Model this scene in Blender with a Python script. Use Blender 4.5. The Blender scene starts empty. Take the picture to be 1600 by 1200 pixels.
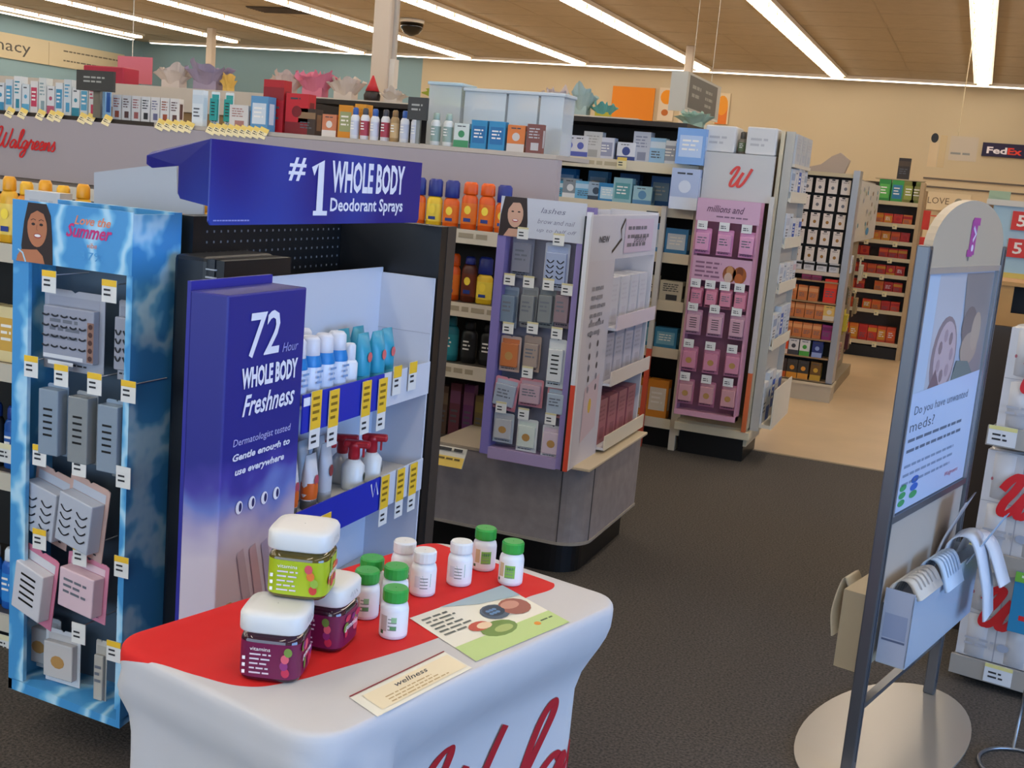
import bpy, bmesh, math, random
from math import sin, cos, pi, radians
from mathutils import Vector, Matrix
random.seed(7)
S = bpy.context.scene
COL = S.collection

# ------------------------------------------------------------------ camera
FPX, YAW, PITCH, ROLL, CAMH = 1827.0, radians(20.879), radians(10.149), radians(5.0495), 1.6
_f = Vector((-sin(YAW)*cos(PITCH), cos(YAW)*cos(PITCH), -sin(PITCH)))
_r = Vector((cos(YAW), sin(YAW), 0)); _u = _r.cross(_f)
CR = cos(ROLL)*_r + sin(ROLL)*_u
CU = -sin(ROLL)*_r + cos(ROLL)*_u
CAM = Vector((0, 0, CAMH))
cd = bpy.data.cameras.new('camera'); cam = bpy.data.objects.new('camera', cd); COL.objects.link(cam)
cd.sensor_fit = 'HORIZONTAL'; cd.sensor_width = 36.0; cd.lens = 36.0*FPX/1600.0
cd.clip_start = 0.05; cd.clip_end = 200
M = Matrix((CR, CU, -_f)).transposed().to_4x4(); M.translation = CAM
cam.matrix_world = M
S.camera = cam
# ------------------------------------------------------------------ world, exposure, daylight
W = bpy.data.worlds.new('sky'); S.world = W; W.use_nodes = True
W.node_tree.nodes['Background'].inputs[0].default_value = (0.62, 0.78, 1.0, 1)
W.node_tree.nodes['Background'].inputs[1].default_value = 0.5
S.view_settings.view_transform = 'Standard'; S.view_settings.look = 'None'
S.view_settings.gamma = 1; S.view_settings.use_curve_mapping = False
S.view_settings.exposure = 0.2
STRIP_POWER = 10.0
def daylight(loc, rot, sx, sy, power, color):
    l = bpy.data.lights.new('window_daylight', 'AREA'); l.shape = 'RECTANGLE'; l.size = sx; l.size_y = sy
    l.energy = power; l.color = color
    o = bpy.data.objects.new('window_daylight', l); COL.objects.link(o); o.location = loc; o.rotation_euler = rot
daylight((-2.5, -3.9, 1.7), (radians(90), 0, 0), 8.0, 2.6, 170, (0.60, 0.78, 1.0))      # shop-front glazing behind the camera
daylight((5.9, 0.2, 1.7), (radians(90), 0, radians(90)), 6.0, 2.6, 370, (0.27, 0.52, 1.0))  # glazing on the right

# ------------------------------------------------------------------ picture-to-place helpers: where a sight line meets a plane
def ray(x, y): return _f + CR*((x-800)/FPX) - CU*((y-600)/FPX)
def atz(x, y, z): d = ray(x, y); return CAM + d*((z-CAMH)/d.z)
def aty(x, y, Y): d = ray(x, y); return CAM + d*(Y/d.y)
def atx(x, y, X): d = ray(x, y); return CAM + d*(X/d.x)

# ------------------------------------------------------------------ materials
MATS = {}
def lin(c): return c/12.92 if c <= .04045 else ((c+.055)/1.055)**2.4
def rgb(h): h = h.lstrip('#'); return tuple(lin(int(h[i:i+2], 16)/255) for i in (0, 2, 4)) + (1,)
def mat(h, rough=.5, metal=0, emit=0, noise=0, nscale=30, bump=0, alpha=1, trans=0, coat=0):
    k = (h, rough, metal, emit, noise, nscale, bump, alpha, trans, coat)
    if k in MATS: return MATS[k]
    m = bpy.data.materials.new('surface_'+h); m.use_nodes = True; nt = m.node_tree; b = nt.nodes['Principled BSDF']
    b.inputs['Base Color'].default_value = rgb(h); b.inputs['Roughness'].default_value = rough
    b.inputs['Metallic'].default_value = metal; b.inputs['Alpha'].default_value = alpha
    b.inputs['Transmission Weight'].default_value = trans; b.inputs['Coat Weight'].default_value = coat
    if emit:
        b.inputs['Emission Color'].default_value = rgb(h); b.inputs['Emission Strength'].default_value = emit
    if noise or bump:
        tc = nt.nodes.new('ShaderNodeTexCoord'); n = nt.nodes.new('ShaderNodeTexNoise')
        n.inputs['Scale'].default_value = nscale; n.inputs['Detail'].default_value = 4
        nt.links.new(tc.outputs['Object'], n.inputs['Vector'])
        if noise:
            r = nt.nodes.new('ShaderNodeValToRGB'); c = rgb(h)
            r.color_ramp.elements[0].position = .3; r.color_ramp.elements[1].position = .7
            r.color_ramp.elements[0].color = tuple(max(0, x*(1-noise)) for x in c[:3])+(1,)
            r.color_ramp.elements[1].color = tuple(min(1, x*(1+noise)) for x in c[:3])+(1,)
            nt.links.new(n.outputs['Fac'], r.inputs[0]); nt.links.new(r.outputs[0], b.inputs['Base Color'])
        if bump:
            bp = nt.nodes.new('ShaderNodeBump'); bp.inputs['Strength'].default_value = bump; bp.inputs['Distance'].default_value = .01
            nt.links.new(n.outputs['Fac'], bp.inputs['Height']); nt.links.new(bp.outputs[0], b.inputs['Normal'])
    MATS[k] = m
    return m
WHITE = mat('d9d9da', .45); BLACK = mat('0b0b0c', .4); CREAM = mat('d8cdb8', .5)
DARKTXT = mat('2a2a2e', .6); YEL = mat('f2c230', .5); RED = mat('d3141c', .5)

# ------------------------------------------------------------------ mesh builder
_txt = {}
def text_geo(s, bold=0.0, shear=0.0):
    k = (s, bold, shear)
    if k not in _txt:
        cu = bpy.data.curves.new('lettering', 'FONT'); cu.body = s; cu.size = 1; cu.offset = bold; cu.shear = shear
        cu.resolution_u = 2; cu.align_x = 'LEFT'
        o = bpy.data.objects.new('lettering', cu); COL.objects.link(o)
        dg = bpy.context.evaluated_depsgraph_get(); me = o.evaluated_get(dg).to_mesh()
        vs = [v.co.copy() for v in me.vertices]; fs = [tuple(p.vertices) for p in me.polygons]
        o.evaluated_get(dg).to_mesh_clear(); bpy.data.objects.remove(o); bpy.data.curves.remove(cu)
        if vs:
            x0 = min(v.x for v in vs); x1 = max(v.x for v in vs); y0 = min(v.y for v in vs); y1 = max(v.y for v in vs)
        else: x0 = x1 = y0 = y1 = 0
        _txt[k] = (vs, fs, x0, x1, y0, y1)
    return _txt[k]
def smooth_path(pts, n=6, closed=False):
    P = [Vector(p) for p in pts]; out = []; N = len(P)
    rng = range(N) if closed else range(N-1)
    for i in rng:
        p0 = P[(i-1) % N] if closed or i > 0 else P[0]*2-P[1]
        p1 = P[i]; p2 = P[(i+1) % N]; p3 = P[(i+2) % N] if closed or i+2 < N else P[-1]*2-P[-2]
        for j in range(n):
            t = j/n
            out.append(.5*((2*p1)+(p2-p0)*t+(2*p0-5*p1+4*p2-p3)*t*t+(3*p1-p0-3*p2+p3)*t**3))
    if not closed: out.append(P[-1])
    return out
def frame(o, xd, yd):
    xd = Vector(xd).normalized(); yd = Vector(yd).normalized(); n = xd.cross(yd).normalized()
    m = Matrix((xd, yd, n)).transposed().to_4x4(); m.translation = Vector(o); return m
def FY(x, y, z): return frame((x, y, z), (1, 0, 0), (0, 0, 1))          # a face that looks towards -Y
def FX(x, y, z): return frame((x, y, z), (0, 1, 0), (0, 0, 1))          # a face that looks towards +X
ID = Matrix.Identity(4)
class MB:
    def __init__(s, T=ID): s.v = []; s.f = []; s.mi = []; s.sm = []; s.mats = []; s.T = T
    def m(s, mt):
        if mt not in s.mats: s.mats.append(mt)
        return s.mats.index(mt)
    def add(s, vs, fs, mt, T=None, smooth=False):
        T = s.T if T is None else s.T @ T
        b = len(s.v); s.v += [tuple(T @ Vector(v)) for v in vs]; i = s.m(mt)
        for f in fs: s.f.append(tuple(b+k for k in f)); s.mi.append(i); s.sm.append(smooth)
        return s
    def box(s, x0, x1, y0, y1, z0, z1, mt, T=None, bev=0):
        vs = [(x, y, z) for z in (z0, z1) for y in (y0, y1) for x in (x0, x1)]
        fs = [(0, 2, 3, 1), (4, 5, 7, 6), (0, 1, 5, 4), (2, 6, 7, 3), (0, 4, 6, 2), (1, 3, 7, 5)]
        if bev:
            bm = bmesh.new(); V = [bm.verts.new(v) for v in vs]
            for f in fs: bm.faces.new([V[k] for k in f])
            bmesh.ops.bevel(bm, geom=bm.edges[:], offset=bev, segments=2, affect='EDGES', profile=.5)
            bm.verts.index_update()
            s.add([v.co.copy() for v in bm.verts], [tuple(v.index for v in f.verts) for f in bm.faces], mt, T); bm.free()
        else: s.add(vs, fs, mt, T)
        return s
    def quad(s, pts, mt, T=None): return s.add(pts, [tuple(range(len(pts)))], mt, T)
    def rect(s, T, x0, x1, y0, y1, mt, off=.0006):                        # a printed patch lying on the face T
        return s.add([(x0, y0, off), (x1, y0, off), (x1, y1, off), (x0, y1, off)], [(0, 1, 2, 3)], mt, T)
    def disc(s, T, cx, cy, rx, ry, mt, off=.0008, n=14, a0=0, a1=2*pi):
        return s.add([(cx+rx*cos(a0+(a1-a0)*i/n), cy+ry*sin(a0+(a1-a0)*i/n), off) for i in range(n if a1-a0 > 6.2 else n+1)],
                     [tuple(range(n if a1-a0 > 6.2 else n+1))], mt, T)
    def poly(s, T, pts, mt, off=.0008): return s.add([(p[0], p[1], off) for p in pts], [tuple(range(len(pts)))], mt, T)
    def slab(s, pts, z0, z1, mt, T=None, smooth=False):                  # outline (x, y) with a thickness
        n = len(pts); vs = [(p[0], p[1], z0) for p in pts]+[(p[0], p[1], z1) for p in pts]
        s.add(vs, [tuple(range(n-1, -1, -1)), tuple(range(n, 2*n))], mt, T)
        b = len(s.v)-2*n
        i = s.m(mt)
        for k in range(n): s.f.append((b+k, b+(k+1) % n, b+n+(k+1) % n, b+n+k)); s.mi.append(i); s.sm.append(smooth)
        return s
    def lathe(s, prof, mt, T=None, n=20, sx=1, sy=1, sq=2.0, cap=True, smooth=True, mts=None):
        vs = []; rows = len(prof)
        for r, z in prof:
            for k in range(n):
                a = 2*pi*k/n; c, d = cos(a), sin(a); q = (abs(c)**sq+abs(d)**sq)**(-1/sq)
                vs.append((r*q*c*sx, r*q*d*sy, z))
        for i in range(rows-1):
            fs = [(i*n+k, i*n+(k+1) % n, (i+1)*n+(k+1) % n, (i+1)*n+k) for k in range(n)]
            if i == 0: s.add(vs, fs, mts[0] if mts else mt, T, smooth); base = len(s.v)-len(vs)
            else:
                mi = s.m(mts[i] if mts else mt)
                for f in fs: s.f.append(tuple(base+k for k in f)); s.mi.append(mi); s.sm.append(smooth)
        if cap:
            s.f.append(tuple(base+k for k in range(n-1, -1, -1))); s.mi.append(s.m(mts[0] if mts else mt)); s.sm.append(False)
            s.f.append(tuple(base+(rows-1)*n+k for k in range(n))); s.mi.append(s.m(mts[-1] if mts else mt)); s.sm.append(False)
        return s
    def tube(s, path, r, mt, n=8, T=None):
        P = [Vector(p) for p in path]; vs = []; up = Vector((0, 0, 1))
        for i, p in enumerate(P):
            t = (P[min(i+1, len(P)-1)]-P[max(i-1, 0)]).normalized()
            a = t.cross(up); a = a.normalized() if a.length > .05 else t.cross(Vector((1, 0, 0))).normalized()
            b = t.cross(a).normalized()
            for k in range(n): vs.append(p+a*(r*cos(2*pi*k/n))+b*(r*sin(2*pi*k/n)))
        fs = [(i*n+k, i*n+(k+1) % n, (i+1)*n+(k+1) % n, (i+1)*n+k) for i in range(len(P)-1) for k in range(n)]
        fs += [tuple(range(n)), tuple(range((len(P)-1)*n, len(P)*n))]
        return s.add(vs, fs, mt, T, True)
    def text(s, T, x, y, w, h, string, mt, bold=0, shear=0, off=.001, fn=None):  # lettering fitted into a w x h box
        vs, fs, x0, x1, y0, y1 = text_geo(string, bold, shear)
        if not vs: return s
        kx = w/(x1-x0); ky = h/(y1-y0)
        pts = [(x+(v.x-x0)*kx, y+(v.y-y0)*ky, off) for v in vs]
        if fn: pts = [fn(*p) for p in pts]
        return s.add(pts, fs, mt, T)
    def lines(s, T, x, y, w, rows, lh, mt, fill=.42, seed=0, off=.001):      # rows of small print too fine to read
        rnd = random.Random(seed)
        for i in range(rows):
            yy = y-i*lh; xx = x; end = x+w*rnd.uniform(.7, 1)
            while xx < end:
                ww = min(lh*rnd.uniform(.8, 2.4), end-xx); s.rect(T, xx, xx+ww, yy-lh*fill, yy, mt, off); xx += ww+lh*.35
        return s
    def stroke(s, T, path, w, mt, off=.0012, fn=None, taper=0):
        P = [Vector((p[0], p[1])) for p in path]; vs = []; n = len(P)
        for i, p in enumerate(P):
            t = P[min(i+1, n-1)]-P[max(i-1, 0)]
            if t.length < 1e-9: t = Vector((1, 0))
            t.normalize(); nn = Vector((-t.y, t.x)); ww = w*(1-taper*abs(2*i/(n-1)-1)**3)/2
            ww *= .72+.5*abs(t.y)
            o2 = off+i*1.2e-5
            vs += [(p.x+nn.x*ww, p.y+nn.y*ww, o2), (p.x-nn.x*ww, p.y-nn.y*ww, o2)]
        if fn: vs = [fn(*v) for v in vs]
        return s.add(vs, [(2*i+1, 2*i+3, 2*i+2, 2*i) for i in range(n-1)], mt, T)
    def mesh(s, name):
        me = bpy.data.meshes.new(name); me.from_pydata(s.v, [], s.f)
        for m_ in s.mats: me.materials.append(m_)
        me.polygons.foreach_set('material_index', s.mi); me.polygons.foreach_set('use_smooth', s.sm); me.validate(); me.update()
        return me
    def build(s, name, parent=None, loc=(0, 0, 0), rot=(0, 0, 0)): return put(s.mesh(name), name, parent, loc, rot)
def put(me, name, parent=None, loc=(0, 0, 0), rot=(0, 0, 0)):
    o = bpy.data.objects.new(name, me); COL.objects.link(o); o.location = loc; o.rotation_euler = rot
    if parent: o.parent = parent
    return o
def tag(o, label=None, cat=None, group=None, kind=None):
    if label: o['label'] = label
    if cat: o['category'] = cat
    if group: o['group'] = group
    if kind: o['kind'] = kind
    return o
def thing(name, loc, label, cat, group=None, rz=0):
    o = bpy.data.objects.new(name, None); o.empty_display_size = .05; COL.objects.link(o)
    o.location = loc; o.rotation_euler = (0, 0, rz); return tag(o, label, cat, group)
def struct(mb, name): return tag(mb.build(name), kind='structure')
def inst(name, parts, loc, label, cat, group=None, rot=(0, 0, 0), scale=None):
    """parts = [(part name, mesh), ...]; one part = the thing is that mesh"""
    if len(parts) == 1: o = put(parts[0][1], name, None, loc, rot)
    else:
        o = bpy.data.objects.new(name, None); o.empty_display_size = .03; COL.objects.link(o); o.location = loc; o.rotation_euler = rot
        for pn, me in parts: put(me, pn, o)
    if scale: o.scale = scale
    return tag(o, label, cat, group)
ORD = 'first second third fourth fifth sixth seventh eighth ninth tenth eleventh twelfth thirteenth fourteenth fifteenth sixteenth seventeenth eighteenth nineteenth twentieth'.split()
def nth(i): return ORD[i] if i < 20 else 'twenty-'+ORD[i-20]

# ------------------------------------------------------------------ the red handwriting
GL = {
 'W': ([(-.07,.62),(.0,.86),(.14,1.03),(.25,.96),(.21,.62),(.12,.3),(.14,.06),(.26,0),(.4,.16),(.5,.5),(.57,.76),(.5,.4),(.52,.08),(.64,0),(.78,.2),(.88,.6),(.95,.98)], .93),
 'a': ([(.36,.34),(.24,.42),(.09,.3),(.04,.1),(.14,0),(.27,.1),(.38,.38),(.35,.1),(.41,0),(.5,.1)], .46),
 'l': ([(.0,.08),(.16,.38),(.3,.82),(.25,.97),(.14,.82),(.1,.3),(.15,.03),(.25,0),(.35,.12)], .31),
 'g': ([(.36,.34),(.24,.42),(.09,.3),(.05,.1),(.15,.02),(.28,.14),(.38,.38),(.32,-.16),(.2,-.42),(.06,-.4),(.08,-.22),(.3,-.02),(.48,.1)], .44),
 'r': ([(.0,.1),(.1,.38),(.15,.48),(.18,.37),(.32,.38),(.27,.15),(.31,.0),(.42,.1)], .38),
 'e': ([(.0,.1),(.18,.18),(.27,.34),(.18,.44),(.07,.32),(.06,.1),(.16,0),(.29,.05),(.36,.12)], .33),
 'n': ([(.0,.1),(.08,.42),(.06,.0),(.16,.28),(.28,.42),(.32,.3),(.29,.06),(.36,0),(.46,.1)], .42),
 's': ([(.0,.1),(.14,.34),(.2,.48),(.2,.34),(.28,.15),(.2,0),(.08,.02)], .3)}
def script(mb, T, word, x, y, h, mt, w=.09, slant=.25, off=.0012, fn=None, n=5):
    cx = x
    for ch in word:
        p, adv = GL[ch]
        pts = [(cx+(a+slant*b)*h, y+b*h) for a, b in p]
        mb.stroke(T, [(q.x, q.y) for q in smooth_path([(a, b, 0) for a, b in pts], n)], w*h, mt, off, fn)
        cx += adv*h
    return cx

# ------------------------------------------------------------------ goods: cached meshes shared by their copies
_pm = {}
def cached(k, f):
    if k not in _pm: _pm[k] = f()
    return _pm[k]
def carton(w, d, h, c, c2=None, style=0, seed=0):
    """carton, front towards -Y, origin at the middle of its base"""
    def f():
        b = MB(); b.box(-w/2, w/2, -d/2, d/2, 0, h, mat(c, .45))
        T = FY(0, -d/2, 0)
        e = c2 or '3a4a66'
        if style == 0:
            b.rect(T, -w*.5, w*.5, h*.62, h*.86, mat(e)); b.lines(T, -w*.36, h*.5, w*.7, 3, h*.1, mat('55585f'), seed=seed)
        elif style == 1:
            b.rect(T, -w*.5, w*.5, 0, h*.3, mat(e)); b.disc(T, 0, h*.56, w*.22, w*.22, mat(e)); b.lines(T, -w*.3, h*.9, w*.6, 1, h*.1, mat('3d4048'), seed=seed)
        elif style == 2:
            b.rect(T, -w*.4, w*.4, h*.2, h*.8, mat(e)); b.lines(T, -w*.3, h*.68, w*.6, 3, h*.12, mat('f0ece4'), seed=seed)
        elif style == 3:
            b.lines(T, -w*.36, h*.86, w*.7, 4, h*.1, mat(e), seed=seed)
            b.rect(T, -w*.2, w*.3, h*.1, h*.36, mat(e))
        b.rect(frame((w/2, 0, 0), (0, 1, 0), (0, 0, 1)), -d*.3, d*.3, h*.2, h*.8, mat(e))
        return b.mesh('carton')
    return [('carton', cached(('carton', w, d, h, c, c2, style, seed), f))]
def bottle(r, h, c, capc, lab=None, depth=.7, caph=.22, style=0, capw=.66):
    def fb():
        b = MB(); H = h*(1-caph)
        b.lathe([(r*.9, 0), (r, r*.12), (r, H*.86), (r*.8, H*.95), (r*.55, H)], mat(c, .35), sy=depth, n=16)
        if lab:
            pr = [(r*1.015, H*.16), (r*1.015, H*.74)]
            b.lathe(pr, mat(lab, .5), sy=depth, n=16, cap=False)
            T = FY(0, -r*depth*1.03, 0)
            if style == 0: b.lines(T, -r*.5, H*.66, r, 3, H*.11, mat('f2efe8'), seed=1)
            else: b.disc(T, 0, H*.55, r*.42, r*.5, mat('ffe14a')); b.rect(T, -r*.45, r*.45, H*.22, H*.32, mat('203a8c'))
        return b.mesh('body')
    def fc():
        b = MB(); H = h*(1-caph)
        b.lathe([(r*capw*.95, H*.985), (r*capw, H*1.01), (r*capw*.96, h*.95), (r*capw*.7, h)], mat(capc, .35), sy=max(depth, .85) if capw < .8 else depth, n=16)
        return b.mesh('cap')
    A = cached(('bb', r, h, c, lab, depth, caph, style), fb); B = cached(('bc', r, h, capc, depth, caph, capw), fc)
    return [('body', A), ('cap', B)]
def squeeze(w, h, c, capc, band=None):
    """squeeze tube standing on its cap"""
    def fb():
        b = MB(); vs = []; n = 16; rows = [(.30, .5), (.4, .5), (.7, .46), (1.0, .06)]
        for t, dd in rows:
            for k in range(n): a = 2*pi*k/n; vs.append((w/2*(1 if t > .35 else .9)*cos(a), w*dd*.8*sin(a), h*(.18+.82*(t-.3)/.7)))
        fs = [(i*n+k, i*n+(k+1) % n, (i+1)*n+(k+1) % n, (i+1)*n+k) for i in range(3) for k in range(n)]
        b.add(vs, fs+[tuple(range(3*n, 4*n))], mat(c, .35), None, True)
        b.disc(FY(0, -w*.405, 0), 0, h*.55, w*.2, h*.1, mat(band or 'e8e8e8'))
        return b.mesh('tube_body')
    def fc():
        b = MB(); b.lathe([(w*.4, 0), (w*.42, h*.02), (w*.42, h*.19), (w*.38, h*.2)], mat(capc), n=14); return b.mesh('cap')
    return [('tube_body', cached(('sb', w, h, c, band), fb)), ('cap', cached(('sc', w, h, capc), fc))]
def blister(w, h, back, fill, d=.018, style=0, seed=0, full=0):
    """carded item hanging from a hook, origin at the middle of its top edge, front towards -Y"""
    def fcard():
        b = MB(); o = [(-w/2, -h), (w/2, -h), (w/2, -.004), (w*.42, 0), (w*.06, 0), (0, -.006), (-w*.06, 0), (-w*.42, 0), (-w/2, -.004)]
        b.slab([(p[0], p[1]) for p in o], 0, .002, mat(back, .5), FY(0, 0, 0))
        T = FY(0, -.002, 0)
        b.rect(T, -w*.42, w*.42, -h*.2, -h*.08, mat(fill)); b.lines(T, -w*.4, -h*.86, w*.8, 2, h*.05, DARKTXT, seed=seed)
        return b.mesh('card')
    def fb():
        T = FY(0, -.002, 0); b = MB()
        b.box(-w*(.47 if full else .42), w*(.47 if full else .42), -.002-d, -.002, -h*(.97 if full else .86), -h*(.05 if full else .2), mat(fill, .25), bev=min(.003, d*.3))
        T = FY(0, -.002-d, 0)
        if style == 1:
            for i in range(4):
                for j in (-.2, .2):
                    y = -h*(.36+.11*i)
                    b.stroke(T, [(w*(j-.14+.28*t/6), y-.006*h/.1*sin(pi*t/6)) for t in range(7)], .0045, mat('1c1c24'))
        elif style == 2:
            b.disc(T, 0, -h*.55, w*.2, h*.12, mat('b78a4e'), n=10)
        elif style == 3:
            for i in range(5): b.rect(T, -w*.22, w*.22, -h*(.34+.09*i), -h*(.31+.09*i), BLACK)
        else: b.lines(T, -w*.3, -h*.35, w*.6, 3, h*.1, mat('6b6f78'), seed=seed)
        return b.mesh('blister')
    return [('card', cached(('card', w, h, back, fill, seed), fcard)), ('blister', cached(('bl', w, h, fill, d, style, seed, full), fb))]
def tagmesh(w, h, top='f2c230', body='e4e2dc', frac=.28):
    def f():
        b = MB(); b.box(-w/2, w/2, -.0015, 0, -h, 0, mat(body)); T = FY(0, -.0015, 0)
        b.rect(T, -w/2, w/2, -h*frac, 0, mat(top)); b.lines(T, -w*.35, -h*max(.4, frac*1.15), w*.6, 2, h*(1-frac)*.3, DARKTXT, seed=3)
        if frac > .5: b.lines(T, -w*.35, -h*.1, w*.7, 4, h*.12, mat('8a6a14'), seed=5)
        return b.mesh('price_tag')
    return cached(('tag', w, h, top, body, frac), f)
def sweep(p, x0, x1, gap, items):
    """yields x positions for goods in a row until x1"""
    x = x0; i = 0
    while True:
        it = items[i % len(items)]
        if it is None: x += .05; i += 1; continue
        w = it[0]
        if x+w > x1+1e-6: return
        yield i, x+w/2, it; x += w+gap; i += 1
# ================================================================== the setting
CH = 3.9; XL, XR, YB, YF = -18.9, 6.2, 23.2, -4.2
b = MB()
carpet = mat('4c453e', .95, noise=.6, nscale=120, bump=.35)
vinyl = mat('c6aa84', .38, noise=.06, nscale=2.5)
b.quad([(XL, YF, 0), (XR, YF, 0), (XR, 7.4, 0), (XL, 7.4, 0)], carpet)
b.quad([(XL, 7.4, 0), (XR, 7.4, 0), (XR, YB, 0), (XL, YB, 0)], vinyl)
struct(b, 'floor')
b = MB(); b.box(-1.2, XR-.1, 7.385, 7.415, 0.0, .004, mat('8c7a60', .5)); struct(b, 'trim_1')
b = MB(); ceil = mat('aca08c', .9, noise=.04, nscale=6)
b.box(XL, XR, YF, YB, CH, CH+.1, ceil)
gr = mat('a69a86', .8)
for i in range(int((YB-YF)/1.22)): b.box(XL, XR, YF+i*1.22, YF+i*1.22+.02, CH-.003, CH, gr)
for i in range(int((XR-XL)/1.22)): b.box(XL+i*1.22+.3, XL+i*1.22+.32, YF, YB, CH-.003, CH, gr)
struct(b, 'ceiling')
b = MB(); b.box(XL, -11.53, YB, YB+.1, 0, CH, mat('8aa8b2', .8)); b.box(-11.53, XR, YB, YB+.1, 0, CH, mat('c8b99b', .8)); struct(b, 'wall_back')
b = MB(); b.box(XL-.1, XL, YF, YB, 0, CH, mat('8aa8b2', .8)); struct(b, 'wall_left')
b = MB()
for y0, y1, z0, z1 in ((YF, -3.2, 0, CH), (-3.2, 3.4, 0, .3), (-3.2, 3.4, 3.05, CH), (3.4, YB, 0, CH)): b.box(XR, XR+.1, y0, y1, z0, z1, mat('cdb894', .8))
struct(b, 'wall_right')
b = MB()
for x0, x1, z0, z1 in ((XL, -7, 0, CH), (-7, 2, 0, .3), (-7, 2, 3.05, CH), (2, XR, 0, CH)): b.box(x0, x1, YF-.1, YF, z0, z1, mat('cdb894', .8))
struct(b, 'wall_front')
# continuous light strips
glow = mat('fff4e4', .5, emit=STRIP_POWER); wglow = mat('fff4e4', .5, emit=3.2)
refl = mat('efe6d4', .35)
def strip(x, y0, y1, label):
    t = thing('light_strip', (x, y0, CH), label, 'ceiling light', 'light strips across the ceiling')
    b = MB(); b.box(-.15, .15, 0, y1-y0, -.05, -.004, refl); b.box(-.15, -.146, 0, y1-y0, -.06, -.05, refl); b.box(.146, .15, 0, y1-y0, -.06, -.05, refl)
    n = int((y1-y0)/.61)
    for i in range(n+1): b.box(-.1, .1, (y1-y0)*i/n-.014, (y1-y0)*i/n+.014, -.1, -.05, mat('c8a070', .5))
    b.build('housing', t)
    b = MB()
    b.box(-.085, .085, .02, y1-y0-.02, -.095, -.051, glow)
    b.build('lamp', t)
sx = [-.31+2.44, -.31]+[-.31-2.47*i for i in range(1, 8)]
nm = ['outside the frame at far right', 'rightmost seen, running straight away over the photo aisle', 'second from the right, ending left of the rightmost strip',
      'third from the right, ending above the hanging aisle sign', 'fourth from the right, crossing behind the white column top', 'fifth from the right, passing just left of the column',
      'sixth from the right, above the pink gift tissue', 'seventh from the right, above the small far column', 'leftmost, above the pharmacy sign']
for i, (x, n_) in enumerate(zip(sx, nm)):
    strip(x, -3.0, 22.5 if i < 7 else 21.5, 'long warm ceiling light strip, '+n_)
t = thing('wall_light', (XL+.6, YB-.45, CH), 'long warm light strip along the top of the back wall', 'ceiling light')
b = MB(); b.box(0, 19.0, -.06, .06, -.06, -.003, refl); b.build('housing', t)
b = MB(); b.box(.02, 18.98, -.05, .05, -.075, -.06, wglow)
b.build('lamp', t)
t = thing('wall_light', (XL+.55, 4, CH), 'long warm light strip along the left wall above the pharmacy sign', 'ceiling light')
b = MB(); b.box(-.06, .06, 0, 18.2, -.06, -.003, refl); b.build('housing', t)
b = MB(); b.box(-.05, .05, .02, 18.18, -.075, -.06, wglow); b.build('lamp', t)
# columns, camera dome, vent
def column(x, y, w, label, strap=True):
    t = thing('column', (x, y, 0), label, 'column')
    b = MB(); b.box(-w/2, w/2, -w/2, w/2, 0, CH-.001, mat('cdbfae', .6), bev=.012); b.build('shaft', t)
    if strap:
        b = MB(); b.box(w/2, w/2+.03, -.02, .02, 2.2, CH-.2, mat('b9b2a8', .5)); b.box(w/2-.01, w/2+.05, -.05, .03, 2.25, 2.5, mat('d8d4cc')); b.build('conduit', t)
tmp = aty(602, 60, 9.5); column(tmp.x, 9.5, .17, 'white square column in front of the teal wall')
tmp = atz(331, 44, CH); column(tmp.x, tmp.y, .14, 'slim cream column behind the purple gift tissue', False)
tmp = atz(1080, 72, CH); column(tmp.x, tmp.y, .13, 'slim pale column above the hanging aisle sign', False)
p = aty(640, 90, 17.5)
t = thing('camera_dome', (p.x, 17.5, CH-.06), 'black security camera dome under the ceiling beside the white column', 'security camera')
b = MB(); b.lathe([(.2, .0), (.2, .055)], mat('e8e4da'), n=20); b.build('collar', t)
b = MB(); b.lathe([(.03, -.2), (.12, -.16), (.18, -.08), (.19, 0)], mat('0a0a0c', .1), n=20); b.build('dome', t)
p = atz(437, 15, CH)
b = MB()
b.box(-.45, .45, -.3, .3, CH-.02, CH-.004, mat('3c3026'))
for i in range(7): b.box(-.45, .45, -.26+.08*i, -.24+.08*i, CH-.03, CH-.02, mat('5a4a3a'))
tag(b.build('ceiling_vent', None, (p.x, p.y, 0)), 'dark square ceiling vent between two light strips', 'vent')
# signs on the walls
def label_sign(name, T, w, h, body, label, cat, draw=None, d=.03):
    b = MB(); b.box(0, w, 0, h, -d, 0, mat(body, .6), T)
    if draw: draw(b, T)
    o = b.build(name); return tag(o, label, cat)
T = FX(XL+.04, 16.5, 3.02)
def dr(b, T):
    b.text(T, .3, .08, 2.05, .3, 'pharmacy', mat('4d4a46'), 0, 0); b.rect(T, 2.86, 2.88, 0, .47, mat('a89878'))
    b.lines(T, 3.3, .36, 1.9, 1, .07, mat('6a6154')); b.lines(T, 3.3, .16, 1.9, 1, .07, mat('6a6154'), seed=4)
T = frame((XL+.04, 16.9, 2.98), (0, 1, .028), (0, -.028, 1)); T = FX(XL+.04, 17.3, 3.02)
label_sign('pharmacy_sign', T, 5.25, .5, 'cdbf9f', 'wide cream pharmacy sign with grey lettering on the teal left wall', 'sign', dr)
def dr(b, T):
    b.text(T, .08, .05, .34, .12, 'Fed', mat('efeaf5'), .03); b.text(T, .43, .05, .24, .12, 'Ex', mat('e2381f'), .03); b.lines(T, .8, .14, .9, 1, .07, mat('8a80b8'))
p = aty(1533, 243, YB-.1)
label_sign('carrier_sign', FY(p.x, YB-.04, p.z), 2.1, .24, '1c1540', 'dark violet parcel carrier sign high on the back wall at right', 'sign', dr)
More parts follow.
